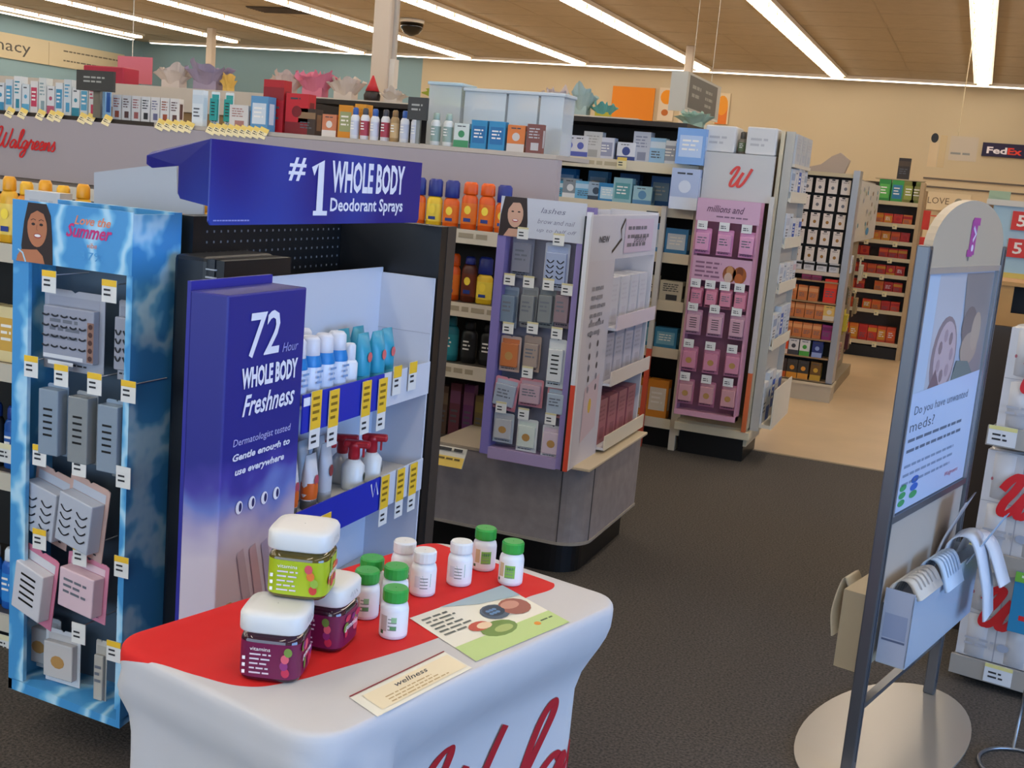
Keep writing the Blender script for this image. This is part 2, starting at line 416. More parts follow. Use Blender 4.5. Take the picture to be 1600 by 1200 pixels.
# orange photo panels on the back wall
def panel_at(x0, y0, x1, y1, Y, body, name, label, cat, draw=None, d=.03):
    p = aty(x0, y1, Y); q = aty(x1, y0, Y); w = q.x-p.x; h = q.z-p.z
    return label_sign(name, FY(p.x, Y, p.z), w, h, body, label, cat, (lambda b, T: draw(b, T, w, h)) if draw else None, d)
panel_at(953, 138, 1024, 186, YB-.04, 'e0850f', 'photo_panel', 'large plain orange panel on the cream back wall', 'wall panel')
def dr(b, T, w, h):
    b.disc(T, w*.5, h*.72, w*.4, h*.22, mat('e3900f')); b.disc(T, w*.45, h*.25, w*.22, h*.1, mat('b5611c'))
panel_at(1026, 138, 1056, 188, YB-.04, 'd9c9b2', 'photo_panel', 'cream panel with orange fruit picture beside the orange panel', 'wall panel', dr)
def dr(b, T, w, h):
    b.rect(T, w*.1, w*.9, 0, h*.6, mat('d9731a')); b.disc(T, w*.5, h*.6, w*.4, h*.32, mat('e39410'))
panel_at(1114, 146, 1142, 193, YB-.04, 'd8c6a6', 'photo_panel', 'narrow orange glass picture right of the hanging aisle sign', 'wall panel', dr)
# ================================================================== demo table with its stretch cover
TC = Vector((-.94, 1.92, 0)); TL = Vector((.25, .968, 0)).normalized(); TW = Vector((TL.y, -TL.x, 0))
TROT = math.atan2(TL.y, TL.x)                    # local x runs along the table, local y towards its back
HL, HW, TZ, CRn = .45, .262, .742, .07
def peri(n=176):
    out = []
    for cx, cy, a0 in ((HL-CRn, HW-CRn, 0), (-HL+CRn, HW-CRn, pi/2), (-HL+CRn, -HW+CRn, pi), (HL-CRn, -HW+CRn, 1.5*pi)):
        for i in range(9): a = a0+pi/2*i/8; out.append((cx+CRn*cos(a), cy+CRn*sin(a), cos(a), sin(a)))
    res = []
    for i in range(len(out)):
        p, q = out[i], out[(i+1) % len(out)]; res.append(p)
        d = math.hypot(p[0]-q[0], p[1]-q[1])
        if d > .1:
            k = int(d/.02)
            for j in range(1, k): t = j/k; res.append(tuple(p[m]*(1-t)+q[m]*t for m in range(4)))
    return res
def ss(t): t = max(0, min(1, t)); return t*t*(3-2*t)
def inset(x, y, z):
    d = TZ-z
    mid = (cos(pi*x/(2*HL)) if abs(y) > HW-.03 else cos(pi*y/(2*HW)))
    k = .062*ss((d-.035)/.17)*(.45 if x < -HL+.2 else 1)+.028*max(0, mid)*ss((d-.02)/.3)*(.5 if x < -HL+.2 else 1)
    if x < -HL+.15: k -= .012*ss((d-.03)/.1)*sin(6.5*(x+HL)*8+d*9)*.6
    if z < .22: k -= .03*ss((.22-z)/.2)
    return k
PER = peri()
b = MB(); vs = []; fs = []
rings = [(.30, .0), (.6, .0), (.85, .0)]
N = len(PER)
zs = [TZ-.001, TZ-.006, TZ-.016, TZ-.03, TZ-.05, TZ-.075, TZ-.1, TZ-.13, TZ-.16, TZ-.2, TZ-.25, TZ-.32, TZ-.4, TZ-.5, TZ-.6, TZ-.68, .012]
vs.append((0, 0, TZ))
for sc in (.3, .6, .85, .965):
    for (x, y, nx, ny) in PER: vs.append((x*sc, y*sc, TZ))
for j, z in enumerate(zs):
    for (x, y, nx, ny) in PER:
        e = [.006, .002, 0, 0][j] if j < 4 else inset(x, y, z)
        if j >= 4:
            fold = 0
            if x < -HL*.45: fold = .007*sin(14*math.atan2(TZ-z, x+HL*1.1+.001)*1.0+4)*ss((TZ-z)/.1)
            e += fold
        vs.append((x-nx*e, y-ny*e, z))
for k in range(N): fs.append((0, 1+k, 1+(k+1) % N))
for j in range(len(zs)+3):
    for k in range(N): a = 1+j*N; fs.append((a+k, a+N+k, a+N+(k+1) % N, a+(k+1) % N))
# cover fabric: red runner woven along the back half, white in front
m = bpy.data.materials.new('cover_fabric'); m.use_nodes = True; nt = m.node_tree; bs = nt.nodes['Principled BSDF']; bs.inputs['Roughness'].default_value = .75
tc = nt.nodes.new('ShaderNodeTexCoord'); sp = nt.nodes.new('ShaderNodeSeparateXYZ'); nt.links.new(tc.outputs['Object'], sp.inputs[0])
mr = nt.nodes.new('ShaderNodeMapRange'); mr.inputs['From Min'].default_value = -.5; mr.inputs['From Max'].default_value = .5
nt.links.new(sp.outputs['X'], mr.inputs['Value'])
fc = nt.nodes.new('ShaderNodeFloatCurve'); cv = fc.mapping.curves[0]
pts = [(0.0, .28), (.055, .36), (.075, .45), (.111, .545), (.17, .575), (.266, .594), (.48, .622), (.79, .612), (.915, .6), (.93, .1), (1, .1)]
cv.points[0].location = pts[0]; cv.points[1].location = pts[-1]
for q in pts[1:-1]: cv.points.new(*q)
fc.mapping.update(); nt.links.new(mr.outputs[0], fc.inputs['Value'])
ad = nt.nodes.new('ShaderNodeMath'); ad.operation = 'SUBTRACT'; ad.inputs[0].default_value = .5; nt.links.new(sp.outputs['Y'], ad.inputs[1])   # .5 - y
lt = nt.nodes.new('ShaderNodeMath'); lt.operation = 'LESS_THAN'; nt.links.new(ad.outputs[0], lt.inputs[0]); nt.links.new(fc.outputs[0], lt.inputs[1])
mx = nt.nodes.new('ShaderNodeMix'); mx.data_type = 'RGBA'; mx.inputs['A'].default_value = rgb('c6c2c2'); mx.inputs['B'].default_value = rgb('d3100c')
wr = nt.nodes.new('ShaderNodeMapRange'); wr.inputs['From Min'].default_value = -.36; wr.inputs['From Max'].default_value = -.43; nt.links.new(sp.outputs['X'], wr.inputs['Value'])
dz = nt.nodes.new('ShaderNodeMapRange'); dz.inputs['From Min'].default_value = TZ-.004; dz.inputs['From Max'].default_value = TZ-.12; dz.inputs['To Max'].default_value = .45; nt.links.new(sp.outputs['Z'], dz.inputs['Value'])
mm = nt.nodes.new('ShaderNodeMath'); mm.operation = 'MULTIPLY'; nt.links.new(wr.outputs[0], mm.inputs[0]); nt.links.new(dz.outputs[0], mm.inputs[1])
a2 = nt.nodes.new('ShaderNodeMath'); a2.operation = 'ADD'; nt.links.new(ad.outputs[0], a2.inputs[0]); nt.links.new(mm.outputs[0], a2.inputs[1]); nt.links.new(a2.outputs[0], lt.inputs[0])
nt.links.new(lt.outputs[0], mx.inputs['Factor']); nt.links.new(mx.outputs['Result'], bs.inputs['Base Color'])
nz = nt.nodes.new('ShaderNodeTexNoise'); nz.inputs['Scale'].default_value = 5; nz.inputs['Detail'].default_value = 2; nt.links.new(tc.outputs['Object'], nz.inputs['Vector'])
bp = nt.nodes.new('ShaderNodeBump'); bp.inputs['Strength'].default_value = .35; bp.inputs['Distance'].default_value = .03
nt.links.new(nz.outputs['Fac'], bp.inputs['Height']); nt.links.new(bp.outputs[0], bs.inputs['Normal'])
b.add(vs, fs, m, None, True)
cover = thing('table_cover', TC, 'white and red stretch cloth over the demo table in front', 'tablecloth', rz=TROT)
b.build('cloth', cover)
# the red shop name across the long side; a point (u, z) of the side goes onto the cloth
def side(u, z, off):
    s0 = HL-CRn
    if u <= s0: return (u, -(HW-inset(u, -HW, z))-off, z)
    a = (u-s0)/CRn
    if a < pi/2: nx, ny = sin(a), -cos(a); x, y = s0+CRn*nx, -(HW-CRn)+CRn*ny
    else: nx, ny = 1, 0; x, y = HL, -(HW-CRn)+(u-s0-CRn*pi/2)
    e = inset(x, y, z)-off
    return (x-nx*e, y-ny*e, z)
b = MB()
script(b, ID, 'Walgreens', -.15, .307, .235, mat('b0101c', .7), w=.085, slant=.34, off=.002, fn=side, n=12)
b.build('lettering', cover)
# the table underneath
t = thing('folding_table', TC, 'small demo table hidden beneath the white and red stretch cloth', 'table', rz=TROT)
b = MB(); b.box(-HL+.03, HL-.03, -HW+.03, HW-.03, TZ-.035, TZ-.008, mat('b8b4aa'), bev=.005); b.build('tabletop', t)
for sx_ in (-1, 1):
    for sy_ in (-1, 1):
        b = MB(); b.tube([(sx_*(HL-.13), sy_*(HW-.12), 0), (sx_*(HL-.13), sy_*(HW-.12), TZ-.03)], .013, mat('6a6d70', .35, 1)); b.build('leg', t)
# ---------------- goods on the table
def face_cam(p): return math.atan2(-p[0], p[1])       # turns a -Y front towards the camera's place in the shop
def small_bottle(p, cap, lab, label, rot):
    t = thing('vitamin_bottle', p, label, 'bottle', 'small vitamin bottles on the demo table', rz=rot)
    b = MB(); r = .0262; b.lathe([(r*.9, 0), (r, .003), (r, .056), (r*.93, .063), (r*.72, .068), (r*.72, .072)], mat('e2e2e4', .3), n=28); b.build('body', t)
    b = MB(); b.lathe([(r*1.012, .007), (r*1.012, .054)], mat('e6e6e4', .45), n=28, cap=False)
    def wrap(x, y, off): a = x/r; return ((r*1.02)*sin(a), -(r*1.02)*cos(a), y)
    def patch(x0, x1, y0, y1, mt):
        n = 5; b.add([wrap(x0+(x1-x0)*i/n, y, 0) for i in range(n+1) for y in (y0, y1)], [(2*i, 2*i+2, 2*i+3, 2*i+1) for i in range(n)], mt)
    if lab == 'green':
        patch(-.006, .016, .018, .046, mat('7fb24a')); patch(-.02, -.009, .02, .05, mat('c9b48c'))
        patch(-.004, .014, .036, .042, mat('2f7d3a'))
        patch(-.024, -.018, .01, .016, mat('1f5a34'))
    elif lab == 'teal':
        b.add([wrap(.000, .046, 0), wrap(.018, .05, 0), wrap(.018, .022, 0), wrap(.006, .026, 0)], [(0, 1, 2, 3)], mat('2e9d7c')); patch(-.016, -.004, .02, .044, mat('cfd4d8'))
    else:
        patch(-.02, -.006, .016, .046, mat('b9b0a6')); patch(.0, .012, .02, .026, mat('5b9a60')); patch(.002, .012, .034, .044, mat('8fc08f')); patch(-.02, -.013, .01, .017, mat('1f5a34'))
    for k in range(4): patch(-.004, .012, .0185+.0068*k, .0205+.0068*k, mat('76807a'))
    b.build('label_wrap', t)
    b = MB(); c = mat(cap, .35)
    n = 36; pr = [(r*.86, .069), (r*.9, .072), (r*.9, .09), (r*.82, .0935), (.001, .0935)]
    vs_ = []
    for j, (rr, z) in enumerate(pr):
        for k in range(n): q = rr*(1.015 if k % 2 and j in (1, 2) else 1); vs_.append((q*cos(2*pi*k/n), q*sin(2*pi*k/n), z))
    b.add(vs_, [(j*n+k, j*n+(k+1) % n, (j+1)*n+(k+1) % n, (j+1)*n+k) for j in range(len(pr)-1) for k in range(n)], c)
    b.build('cap', t)
GC, WC = '2f9a3c', 'dcdcdc'
zt = TZ+.0005
B_ = [((577, 948), GC, 'cream', 'green capped white vitamin bottle at back left, beside the jar stack'),
      ((569, 970), GC, 'cream', 'green capped white vitamin bottle touching the purple jar at right'),
      ((614, 962), GC, 'cream', 'green capped vitamin bottle half hidden behind the frontmost bottle'),
      ((613, 1001), GC, 'cream', 'green capped white vitamin bottle standing frontmost beside the food leaflet'),
      ((628, 918), WC, 'cream', 'white capped vitamin bottle furthest back, behind the other white cap'),
      ((659, 934), WC, 'teal', 'white capped vitamin bottle with teal mark left of the gap'),
      ((716, 918), WC, 'teal', 'white capped vitamin bottle right of the gap, before the red cloth edge'),
      ((754, 894), GC, 'green', 'green capped bottle with olive label, back right of the table'),
      ((796, 917), GC, 'green', 'rightmost green capped bottle on the table, near the food leaflet')]
for (px, cap, lab, lb) in B_:
    p = atz(px[0], px[1], zt); d = Vector((p.x, p.y, 0)).normalized(); p = p+d*.0262
    small_bottle((p.x, p.y, zt), cap, lab, lb, face_cam(p)+random.uniform(-.3, .3))
def jar(p, rot, lab, name, label):
    t = thing('gummy_jar', p, label, 'jar', rz=rot)
    R = .052; sq = 4.5
    b = MB(); b.lathe([(R*.9, 0), (R*.98, .004), (R, .008), (R, .07), (R*.94, .077), (R*.84, .080), (R*.84, .084)], mat('3a1424' if lab != 'lime' else '5a4a1c', .08, coat=.6), n=40, sq=sq); b.build('body', t)
    b = MB(); base = {'lime': 'a9b81c', 'plum': '701542'}[lab]
    b.lathe([(R*1.006, .008), (R*1.006, .068)], mat(base, .35), n=40, sq=sq, cap=False)
    T = FY(0, -R*1.0062, 0); TR_ = FX(R*1.0062, 0, 0)
    fr = ['c8342c', '8fae3a', 'e0702a', 'd24a58'] if lab == 'lime' else ['c22a4a', '8a2a6e', 'd85a6a', '6f8a3a']
    rnd = random.Random(len(label))
    for k in range(9):
        b.disc(TR_, rnd.uniform(-.03, .03), rnd.uniform(.016, .06), rnd.uniform(.006, .012), rnd.uniform(.006, .011), mat(fr[k % 4]), off=.0006+k*.00006, n=12)
    for k in range(4): b.disc(T, .028+rnd.uniform(-.006, .006), .02+.012*k, .007, .008, mat(fr[k % 4]), off=.0006+k*.00006, n=12)
    b.text(TR_, -.03, .034, .056, .013, 'gummies', mat('f4f0ea'), .01, .3, .0016)
    wt = mat('efe6e0')
    b.text(T, -.03, .055, .034, .006, 'vitamins', wt, 0, 0, .0014)
    b.lines(T, -.03, .05, .036, 5, .008, mat('d8c6cc'), .35, seed=2, off=.0013)
    for k in range(3): b.rect(T, -.042, -.037, .014+.012*k, .020+.012*k, wt, .0013)
    b.build('label_wrap', t)
    b = MB(); b.lathe([(R*.86, .0845), (R*1.03, .085), (R*1.06, .088), (R*1.06, .112), (R*.99, .118), (R*.7, .1195), (.001, .1195)], mat('d9d6d2', .4), n=44, sq=sq, cap=False, smooth=True)
    T2 = FX(R*1.0605, 0, 0); b.stroke(T2, [(-.02, .098), (-.015, .106), (-.01, .096), (-.005, .106), (0, .097), (.006, .105), (.012, .098)], .0014, mat('6a6e76'))
    b.build('lid', t)
pf = atz(428, 1070, zt); df = Vector((pf.x, pf.y, 0)).normalized()*.058; ja = pf+df
pb = atz(503, 1020, zt); jb = pb+Vector((pb.x, pb.y, 0)).normalized()*.058
jrot = radians(12)
jar((ja.x, ja.y, zt), face_cam(ja)+radians(-14), 'plum', 'a', 'plum labelled gummy jar at the front left of the table')
jar((jb.x, jb.y, zt), face_cam(jb)+radians(-22), 'plum', 'b', 'plum labelled gummy jar behind, under the lime labelled jar')
pg = atz(470, 940, zt+.1205); jg = pg+Vector((pg.x, pg.y, 0)).normalized()*.058
jar((jg.x, jg.y, zt+.1203), face_cam(jg)+radians(-14), 'lime', 'c', 'lime green labelled gummy jar stacked on top of the plum jars')
# leaflets
def leaflet(pts, z, name, label, cat, draw, lift=.0):
    P = [atz(x, y, z) for x, y in pts]; o = P[0]; xd = (P[1]-P[0]); yd = (P[0]-P[3]); w = xd.length; h = yd.length
    T = frame(P[3], xd, yd); b = MB(); n = 8
    vs_ = []
    for i in range(n+1):
        for j in (0, 1): vs_.append((w*i/n, h*j, .0004+lift*abs(2*i/n-1)**3))
    b.add([(v[0], v[1], v[2]) for v in vs_], [(2*i, 2*i+2, 2*i+3, 2*i+1) for i in range(n)], mat('e4dfd0', .35), T)
    b.slab([(0, 0), (w, 0), (w, h), (0, h)], 0.0, .0003, mat('e4dfd0', .35), T)
    draw(b, T, w, h); return tag(b.build(name), label, cat)
def dr(b, T, w, h):
    z0 = .0012
    b.rect(T, 0, w, 0, h*.3, mat('b9cf86'), z0); b.poly(T, [(w*.3, h), (w, h), (w, h*.72), (w*.6, h*.82)], mat('9fb2bd'), z0)
    b.disc(T, w*.36, h*.47, w*.1, h*.085, mat('c0452f'), z0+.0002); b.disc(T, w*.4, h*.45, w*.07, h*.06, mat('e9c9a8'), z0+.0004)
    b.disc(T, w*.47, h*.33, w*.17, h*.14, mat('6e8a3e'), z0+.0001); b.disc(T, w*.5, h*.3, w*.09, h*.06, mat('a7b56a'), z0+.0003)
    b.disc(T, w*.62, h*.6, w*.13, h*.15, mat('49586e'), z0+.0003); b.disc(T, w*.62, h*.62, w*.1, h*.11, mat('27364c'), z0+.0005)
    for k in range(6): b.disc(T, w*(.57+.035*(k % 3)), h*(.58+.06*(k//3)), w*.02, h*.025, mat('5f86b4'), z0+.0008, n=8)
    b.disc(T, w*.82, h*.57, w*.14, h*.17, mat('9c5646'), z0+.0004); b.disc(T, w*.8, h*.62, w*.09, h*.08, mat('c9907c'), z0+.0006)
    b.disc(T, w*.77, h*.17, w*.03, h*.035, mat('e08a1e'), z0+.0003); b.lines(T, w*.82, h*.2, w*.14, 1, h*.05, mat('3f5a2e'), off=z0+.0003)
    b.lines(T, w*.05, h*.9, w*.33, 6, h*.07, mat('5c6058'), .4, 3, z0+.0001)
leaflet([(640, 966), (785, 915), (900, 970), (744, 1034)], TZ+.001, 'food_leaflet', 'printed leaflet with food pictures and green edge on the table', 'leaflet', dr)
def dr(b, T, w, h):
    b.rect(T, 0, w, h*.955, h, mat('8c1420'), .0014); b.rect(T, w*.08, w*.98, h*.12, h*.82, mat('e9d9b8'), .0012)
    b.text(T, w*.36, h*.58, w*.34, h*.17, 'wellness', mat('33333a'), .01, .3, .0016); b.lines(T, w*.2, h*.45, w*.62, 3, h*.11, mat('b79a68'), .35, 8, .0015)
leaflet([(545, 1089), (693, 1018), (735, 1050), (590, 1120)], TZ+.001, 'clear_stand_card', 'cream card with dark red rule lying at the front of the table', 'leaflet', dr)
# ================================================================== hanging beach-blue display beside the end of the first run
def put_tag(parent, P, w, h, rz=0, tilt=0, **k):
    return put(tagmesh(w, h, **k), 'price_tag', parent, P, (tilt, 0, rz))
water = bpy.data.materials.new('water_print'); water.use_nodes = True; nt = water.node_tree; bs = nt.nodes['Principled BSDF']; bs.inputs['Roughness'].default_value = .3
tc = nt.nodes.new('ShaderNodeTexCoord'); wv = nt.nodes.new('ShaderNodeTexWave'); wv.inputs['Scale'].default_value = 3.2; wv.inputs['Distortion'].default_value = 9; wv.inputs['Detail'].default_value = 3; wv.inputs['Detail Scale'].default_value = 1.6
nt.links.new(tc.outputs['Object'], wv.inputs['Vector']); cr_ = nt.nodes.new('ShaderNodeValToRGB'); nt.links.new(wv.outputs['Fac'], cr_.inputs[0])
cr_.color_ramp.elements[0].color = rgb('4896ce'); cr_.color_ramp.elements[0].position = .45; cr_.color_ramp.elements[1].color = rgb('b4dcf0'); cr_.color_ramp.elements[1].position = 1
e_ = cr_.color_ramp.elements.new(.8); e_.color = rgb('76bce2'); nt.links.new(cr_.outputs[0], bs.inputs['Base Color'])
SX0, SX1, SY0, SY1, SZ0, SZ1 = -2.235, -1.865, 2.28, 2.46, .13, 1.432
D1 = thing('hanging_display', (SX0, SY0, 0), 'tall water-patterned blue cardboard display of false lashes at left', 'display')
w_ = SX1-SX0
b = MB(); b.box(0, w_, .15, SY1-SY0, SZ0, SZ1, water); b.box(.0, .012, 0, .15, SZ0, SZ1-.01, water); b.box(w_-.012, w_, 0, .15, SZ0, SZ1-.005, water)
b.box(.012, .05, 0, .012, SZ0+.03, SZ1-.15, water); b.box(w_-.018, w_-.012, 0, .012, SZ0+.03, SZ1-.15, water)
b.add([(.0, 0, SZ0+.03), (w_, 0, SZ0+.0), (w_, .16, SZ0+.02), (0, .16, SZ0+.02), (.0, 0, SZ0), (w_, 0, SZ0-.02), (w_, .16, SZ0), (0, .16, SZ0)], [(0, 1, 2, 3), (7, 6, 5, 4), (0, 4, 5, 1), (2, 6, 7, 3), (1, 5, 6, 2), (0, 3, 7, 4)], water)
b.box(.012, w_-.012, .135, .15, SZ0+.02, SZ1-.15, mat('5b6a78', .6))
b.build('tray', D1)
# header card with a printed portrait and lettering
b = MB(); b.box(0, w_, -.004, 0, SZ1-.152, SZ1, water); T = FY(0, -.0042, SZ1-.152); H_ = .152
sk, hr = mat('b9744e'), mat('2c1c18')
b.poly(T, [(.035, .0), (.13, 0), (.128, .06), (.122, .12), (.108, H_-.004), (.05, H_-.004), (.038, .1), (.03, .04)], hr, .0006)
b.poly(T, [(.014, 0), (.105, 0), (.098, .02), (.08, .034), (.06, .032), (.03, .03), (.018, .014)], sk, .0008)
b.disc(T, .08, .087, .031, .047, sk, .0011, 24)
b.poly(T, [(.05, .1), (.055, .132), (.08, .142), (.105, .13), (.111, .1), (.1, .123), (.08, .13), (.06, .12)], hr, .0014)
for ex in (.068, .093): b.disc(T, ex, .096, .006, .0035, mat('2a1a16'), .0014, 10); b.stroke(T, [(ex-.008, .105), (ex, .109), (ex+.008, .106)], .002, hr, .0015)
b.stroke(T, [(.08, .095), (.078, .084), (.082, .081)], .0015, mat('8f5236'), .0014)
b.disc(T, .082, .068, .0125, .006, mat('a03a3a'), .0014, 14); b.disc(T, .082, .0685, .010, .0035, mat('f0e8e2'), .0016, 12)
b.stroke(T, [(.02, .03), (.035, .022), (.045, 0)], .004, mat('a9d4e6'), .0012)
b.text(T, .195, .108, .11, .022, 'Love the', mat('e58a6a'), .02, .35, .0009); b.text(T, .17, .076, .14, .034, 'Summer', mat('c92c74'), .025, .4, .001)
b.text(T, .235, .054, .03, .013, 'vibe', mat('e58a6a'), 0, .2, .001); b.text(T, .215, .024, .07, .02, '37%', mat('4d9ad0'), 0, 0, .001)
b.build('header_card', D1)
TM = dict(w=.044, h=.055)
def hang(px, py, parts, label, name='lash_pack', out=.02, rot=(0, 0, 0), X=None, cat='lash pack', grp='false lash packs on the blue display'):
    p = aty(px, py, SY0+out); inst(name, parts, (p.x, p.y, p.z), label, cat, grp, rot)
def hook(d, px, py, Y, yb, tagw=True, **k):
    """wire peg with its price tag; d = display, Y = tip of the peg"""
    p = aty(px, py, Y); o = d.location
    b = MB(); b.tube([(0, yb-Y, 0), (0, .002, 0)], .002, mat('8a8d92', .3, 1), 6); b.box(-.004, .004, -.003, .001, -.006, .004, BLACK)
    pg_ = b.build('peg', d, (p.x-o.x, p.y-o.y, p.z-o.z))
    if tagw: put(tagmesh(k.get('w', .044), k.get('h', .055), **{a: c for a, c in k.items() if a not in ('w', 'h')}), 'price_tag', pg_, (0, -.004, .012))
for px, py in [(79, 430), (173, 445), (51, 563), (98, 577), (150, 590), (203, 602), (64, 702), (126, 718), (64, 833), (127, 858), (192, 876), (180, 1008)]: hook(D1, px, py, SY0+.0, SY0+.14)
for px, py in [(195, 736), (125, 980)]: hook(D1, px, py, SY0+.0, SY0+.14, top='e6e4de')
big = blister(.19, .205, 'a9abb4', '9a9ca8', .022, 0, 3)
def lashface():
    b = MB(); T = FY(0, -.025, 0)
    for i in range(4):
        for j in range(5): b.stroke(T, [(-.08+.029*j+.022*t/5, -.062-.026*i-.004*sin(pi*t/5)) for t in range(6)], .0055, mat('20222a'))
    b.rect(T, -.075, .05, -.172, -.162, mat('d4d4d6'), .001); b.rect(T, -.06, .02, -.188, -.178, mat('dadada'), .001); b.rect(T, .062, .082, -.17, -.07, mat('8f6a5a'), .001)
    for k in range(5): b.disc(T, .072, -.08-.02*k, .007, .007, mat('4a2a22'), .0015, n=8)
    return b.mesh('printed_face')
big = big+[('printed_face', cached('lashface', lashface))]
slim = blister(.066, .185, '8fa0b2', '8b99a6', .035, 3, 1, 1); slim2 = blister(.066, .185, '9a9c9e', '8c9090', .035, 3, 2, 1)
lashb = blister(.15, .20, 'c9a79c', 'b8bdc8', .04, 1, 4); pinkb = blister(.14, .2, 'd67f98', 'cfcdd2', .034, 3, 5); pinkc = blister(.15, .16, 'd98aa2', 'dcc0c8', .036, 0, 6); whiteb = blister(.115, .15, 'd5d5d6', 'c6c2bf', .02, 2, 7)
hang(118, 455, big, 'wide grey multi-pair lash pack hanging top left on the blue display', out=.04)
hang(203, 470, blister(.06, .2, 'a9abb4', '9a9ca8', .022, 1, 8), 'narrow grey lash pack at the top right edge of the blue display', out=.045)
hang(92, 600, slim, 'slim blue-grey lash tube, left of three in the second row', out=.03); hang(138, 612, slim2, 'slim silver lash tube, middle of three in the second row', out=.03)
hang(184, 625, slim, 'slim blue-grey lash tube, right of three in the second row', out=.03); hang(208, 636, slim2, 'slim dark lash tube at the right edge, second row', out=.09)
hang(88, 735, lashb, 'beige boxed lash pack, left one in the third row', out=.05, rot=(0, radians(8), radians(-10))); hang(143, 752, lashb, 'beige boxed lash pack, large front one in the third row', out=.02, rot=(0, radians(8), radians(-10)))
hang(207, 762, blister(.04, .2, 'c9a79c', 'b8bdc8', .02, 1, 9), 'beige boxed lash pack at the right edge, third row', out=.05)
hang(68, 862, pinkb, 'pink lash pack with black lashes, left in the fourth row', out=.01, rot=(0, radians(9), radians(-12)))
hang(140, 872, pinkc, 'pink press-on box with white label, middle of the fourth row', out=.02, rot=(0, radians(4), radians(-8))); hang(202, 892, blister(.045, .16, 'c98a9a', 'cdbfc8', .02, 1, 2), 'pink lash pack at the right edge, fourth row', out=.05)
hang(100, 985, whiteb, 'white nail kit with brown sample, bottom left of the blue display', out=.05); hang(160, 1000, blister(.035, .19, 'cfcac0', 'b9b2a6', .012, 0, 2), 'narrow beige card, bottom right of the blue display', out=.05)
hang(70, 962, whiteb, 'white nail kit mostly hidden under the pink packs', out=.09)
# blank black side bin between the blue display and the end of the run
t = thing('side_bin', (-1.84, 2.4, 0), 'empty black side bin beside the water-patterned blue display', 'display fixture')
b = MB(); b.box(0, .1, 0, .3, .0, 1.335, mat('101216', .35), bev=.012); b.build('shell', t)
b = MB(); b.box(.11, .125, -.004, .02, .3, 1.332, mat('17191e', .3)); b.box(.1, .13, -.006, 0, 1.285, 1.289, mat('b8b8b8')); b.box(.1, .13, -.006, 0, 1.305, 1.308, mat('b8b8b8')); b.box(.1, .15, 0, .3, .0, 1.33, mat('0d0e11', .4)); b.build('edge_rail', t)

# ================================================================== end of the first run: fixture, header, deodorant trays
E1 = thing('end_fixture', (-1.9, 2.15, 0), 'black pegboard end fixture behind the deodorant trays', 'store fixture')
o_ = Vector((-1.9, 2.15, 0))
b = MB(); b.box(0, .055, .36, 1.15, 0, 1.425, mat('0b0c0e', .45))
for i in range(36):
    for j in range(46):
        z = .2+.0275*j
        if z > 1.15: (.05+.0305*i > .38) and b.box(.0552, .0558, .05+.0305*i, .056+.0305*i, z, z+.006, mat('6b6d70'))
b.build('pegboard', E1)
b = MB(); b.box(.056, .40, 1.075, 1.12, .12, 1.425, mat('121214', .4)); b.box(.39, .402, 1.12, 1.18, 0, 1.425, mat('3c332c', .5)); b.box(.06, .39, 1.12, 1.15, 0, 1.425, mat('1a1817')); b.build('right_upright', E1)
b = MB(); b.box(0.0, .055, .33, .36, 0, 1.425, mat('0d0e10', .4)); b.build('left_upright', E1)
b = MB(); b.box(.056, .40, .56, 1.12, 0.0, .118, mat('0b0b0c', .5)); b.build('kick_base', E1)
blue = bpy.data.materials.new('header_blue'); blue.use_nodes = True; nt = blue.node_tree; bs = nt.nodes['Principled BSDF']; bs.inputs['Roughness'].default_value = .3
tc = nt.nodes.new('ShaderNodeTexCoord'); gn = nt.nodes.new('ShaderNodeTexNoise'); gn.inputs['Scale'].default_value = 2.6; gn.inputs['Detail'].default_value = 0
nt.links.new(tc.outputs['Object'], gn.inputs['Vector']); cr_ = nt.nodes.new('ShaderNodeValToRGB'); nt.links.new(gn.outputs['Fac'], cr_.inputs[0])
cr_.color_ramp.elements[0].color = rgb('17187e'); cr_.color_ramp.elements[0].position = .4; cr_.color_ramp.elements[1].color = rgb('2b4cae'); cr_.color_ramp.elements[1].position = .75
nt.links.new(cr_.outputs[0], bs.inputs['Base Color'])
HT = thing('header_sign', (-1.6, 2.2, 0), 'long royal blue deodorant header sign topping the black end fixture', 'sign')
b = MB(); X_ = 0
y0, y1, z0, z1 = .005, 1.065, 1.428, 1.617
b.slab([(y0+.008, z0), (y1-.01, z0), (y1, z0+.01), (y1, z1-.008), (y0, z1+.002), (y0, z0+.01)], -.004, 0, blue, FX(0, 0, 0))
b.add([(0, y0, z1+.002), (-.235, .1, 1.578), (-.255, .105, 1.568), (-.255, .105, 1.548), (-.235, .1, 1.54), (-.12, .05, 1.552), (-.12, .05, 1.49), (-.11, .046, 1.478), (0, y0, 1.47)], [tuple(range(9))], blue)
b.add([(v[0], v[1]+.004, v[2]) for v in [(0, y0, z1+.002), (-.235, .1, 1.578), (-.255, .105, 1.568), (-.255, .105, 1.548), (-.235, .1, 1.54), (-.12, .05, 1.552), (-.12, .05, 1.49), (-.11, .046, 1.478), (0, y0, 1.47)]], [tuple(range(8, -1, -1))], blue)
b.build('card', HT)
b = MB(); T = FX(.0005, 0, 0); wt = mat('e6e8f2', .4)
b.text(T, .32, z0+.108, .082, .058, '#', wt, .018, .12); 
b.stroke(T, [(.435, z1-.055), (.475, z1-.03), (.475, z0+.03)], .026, wt); b.rect(T, .445, .515, z0+.022, z0+.034, wt, .001)
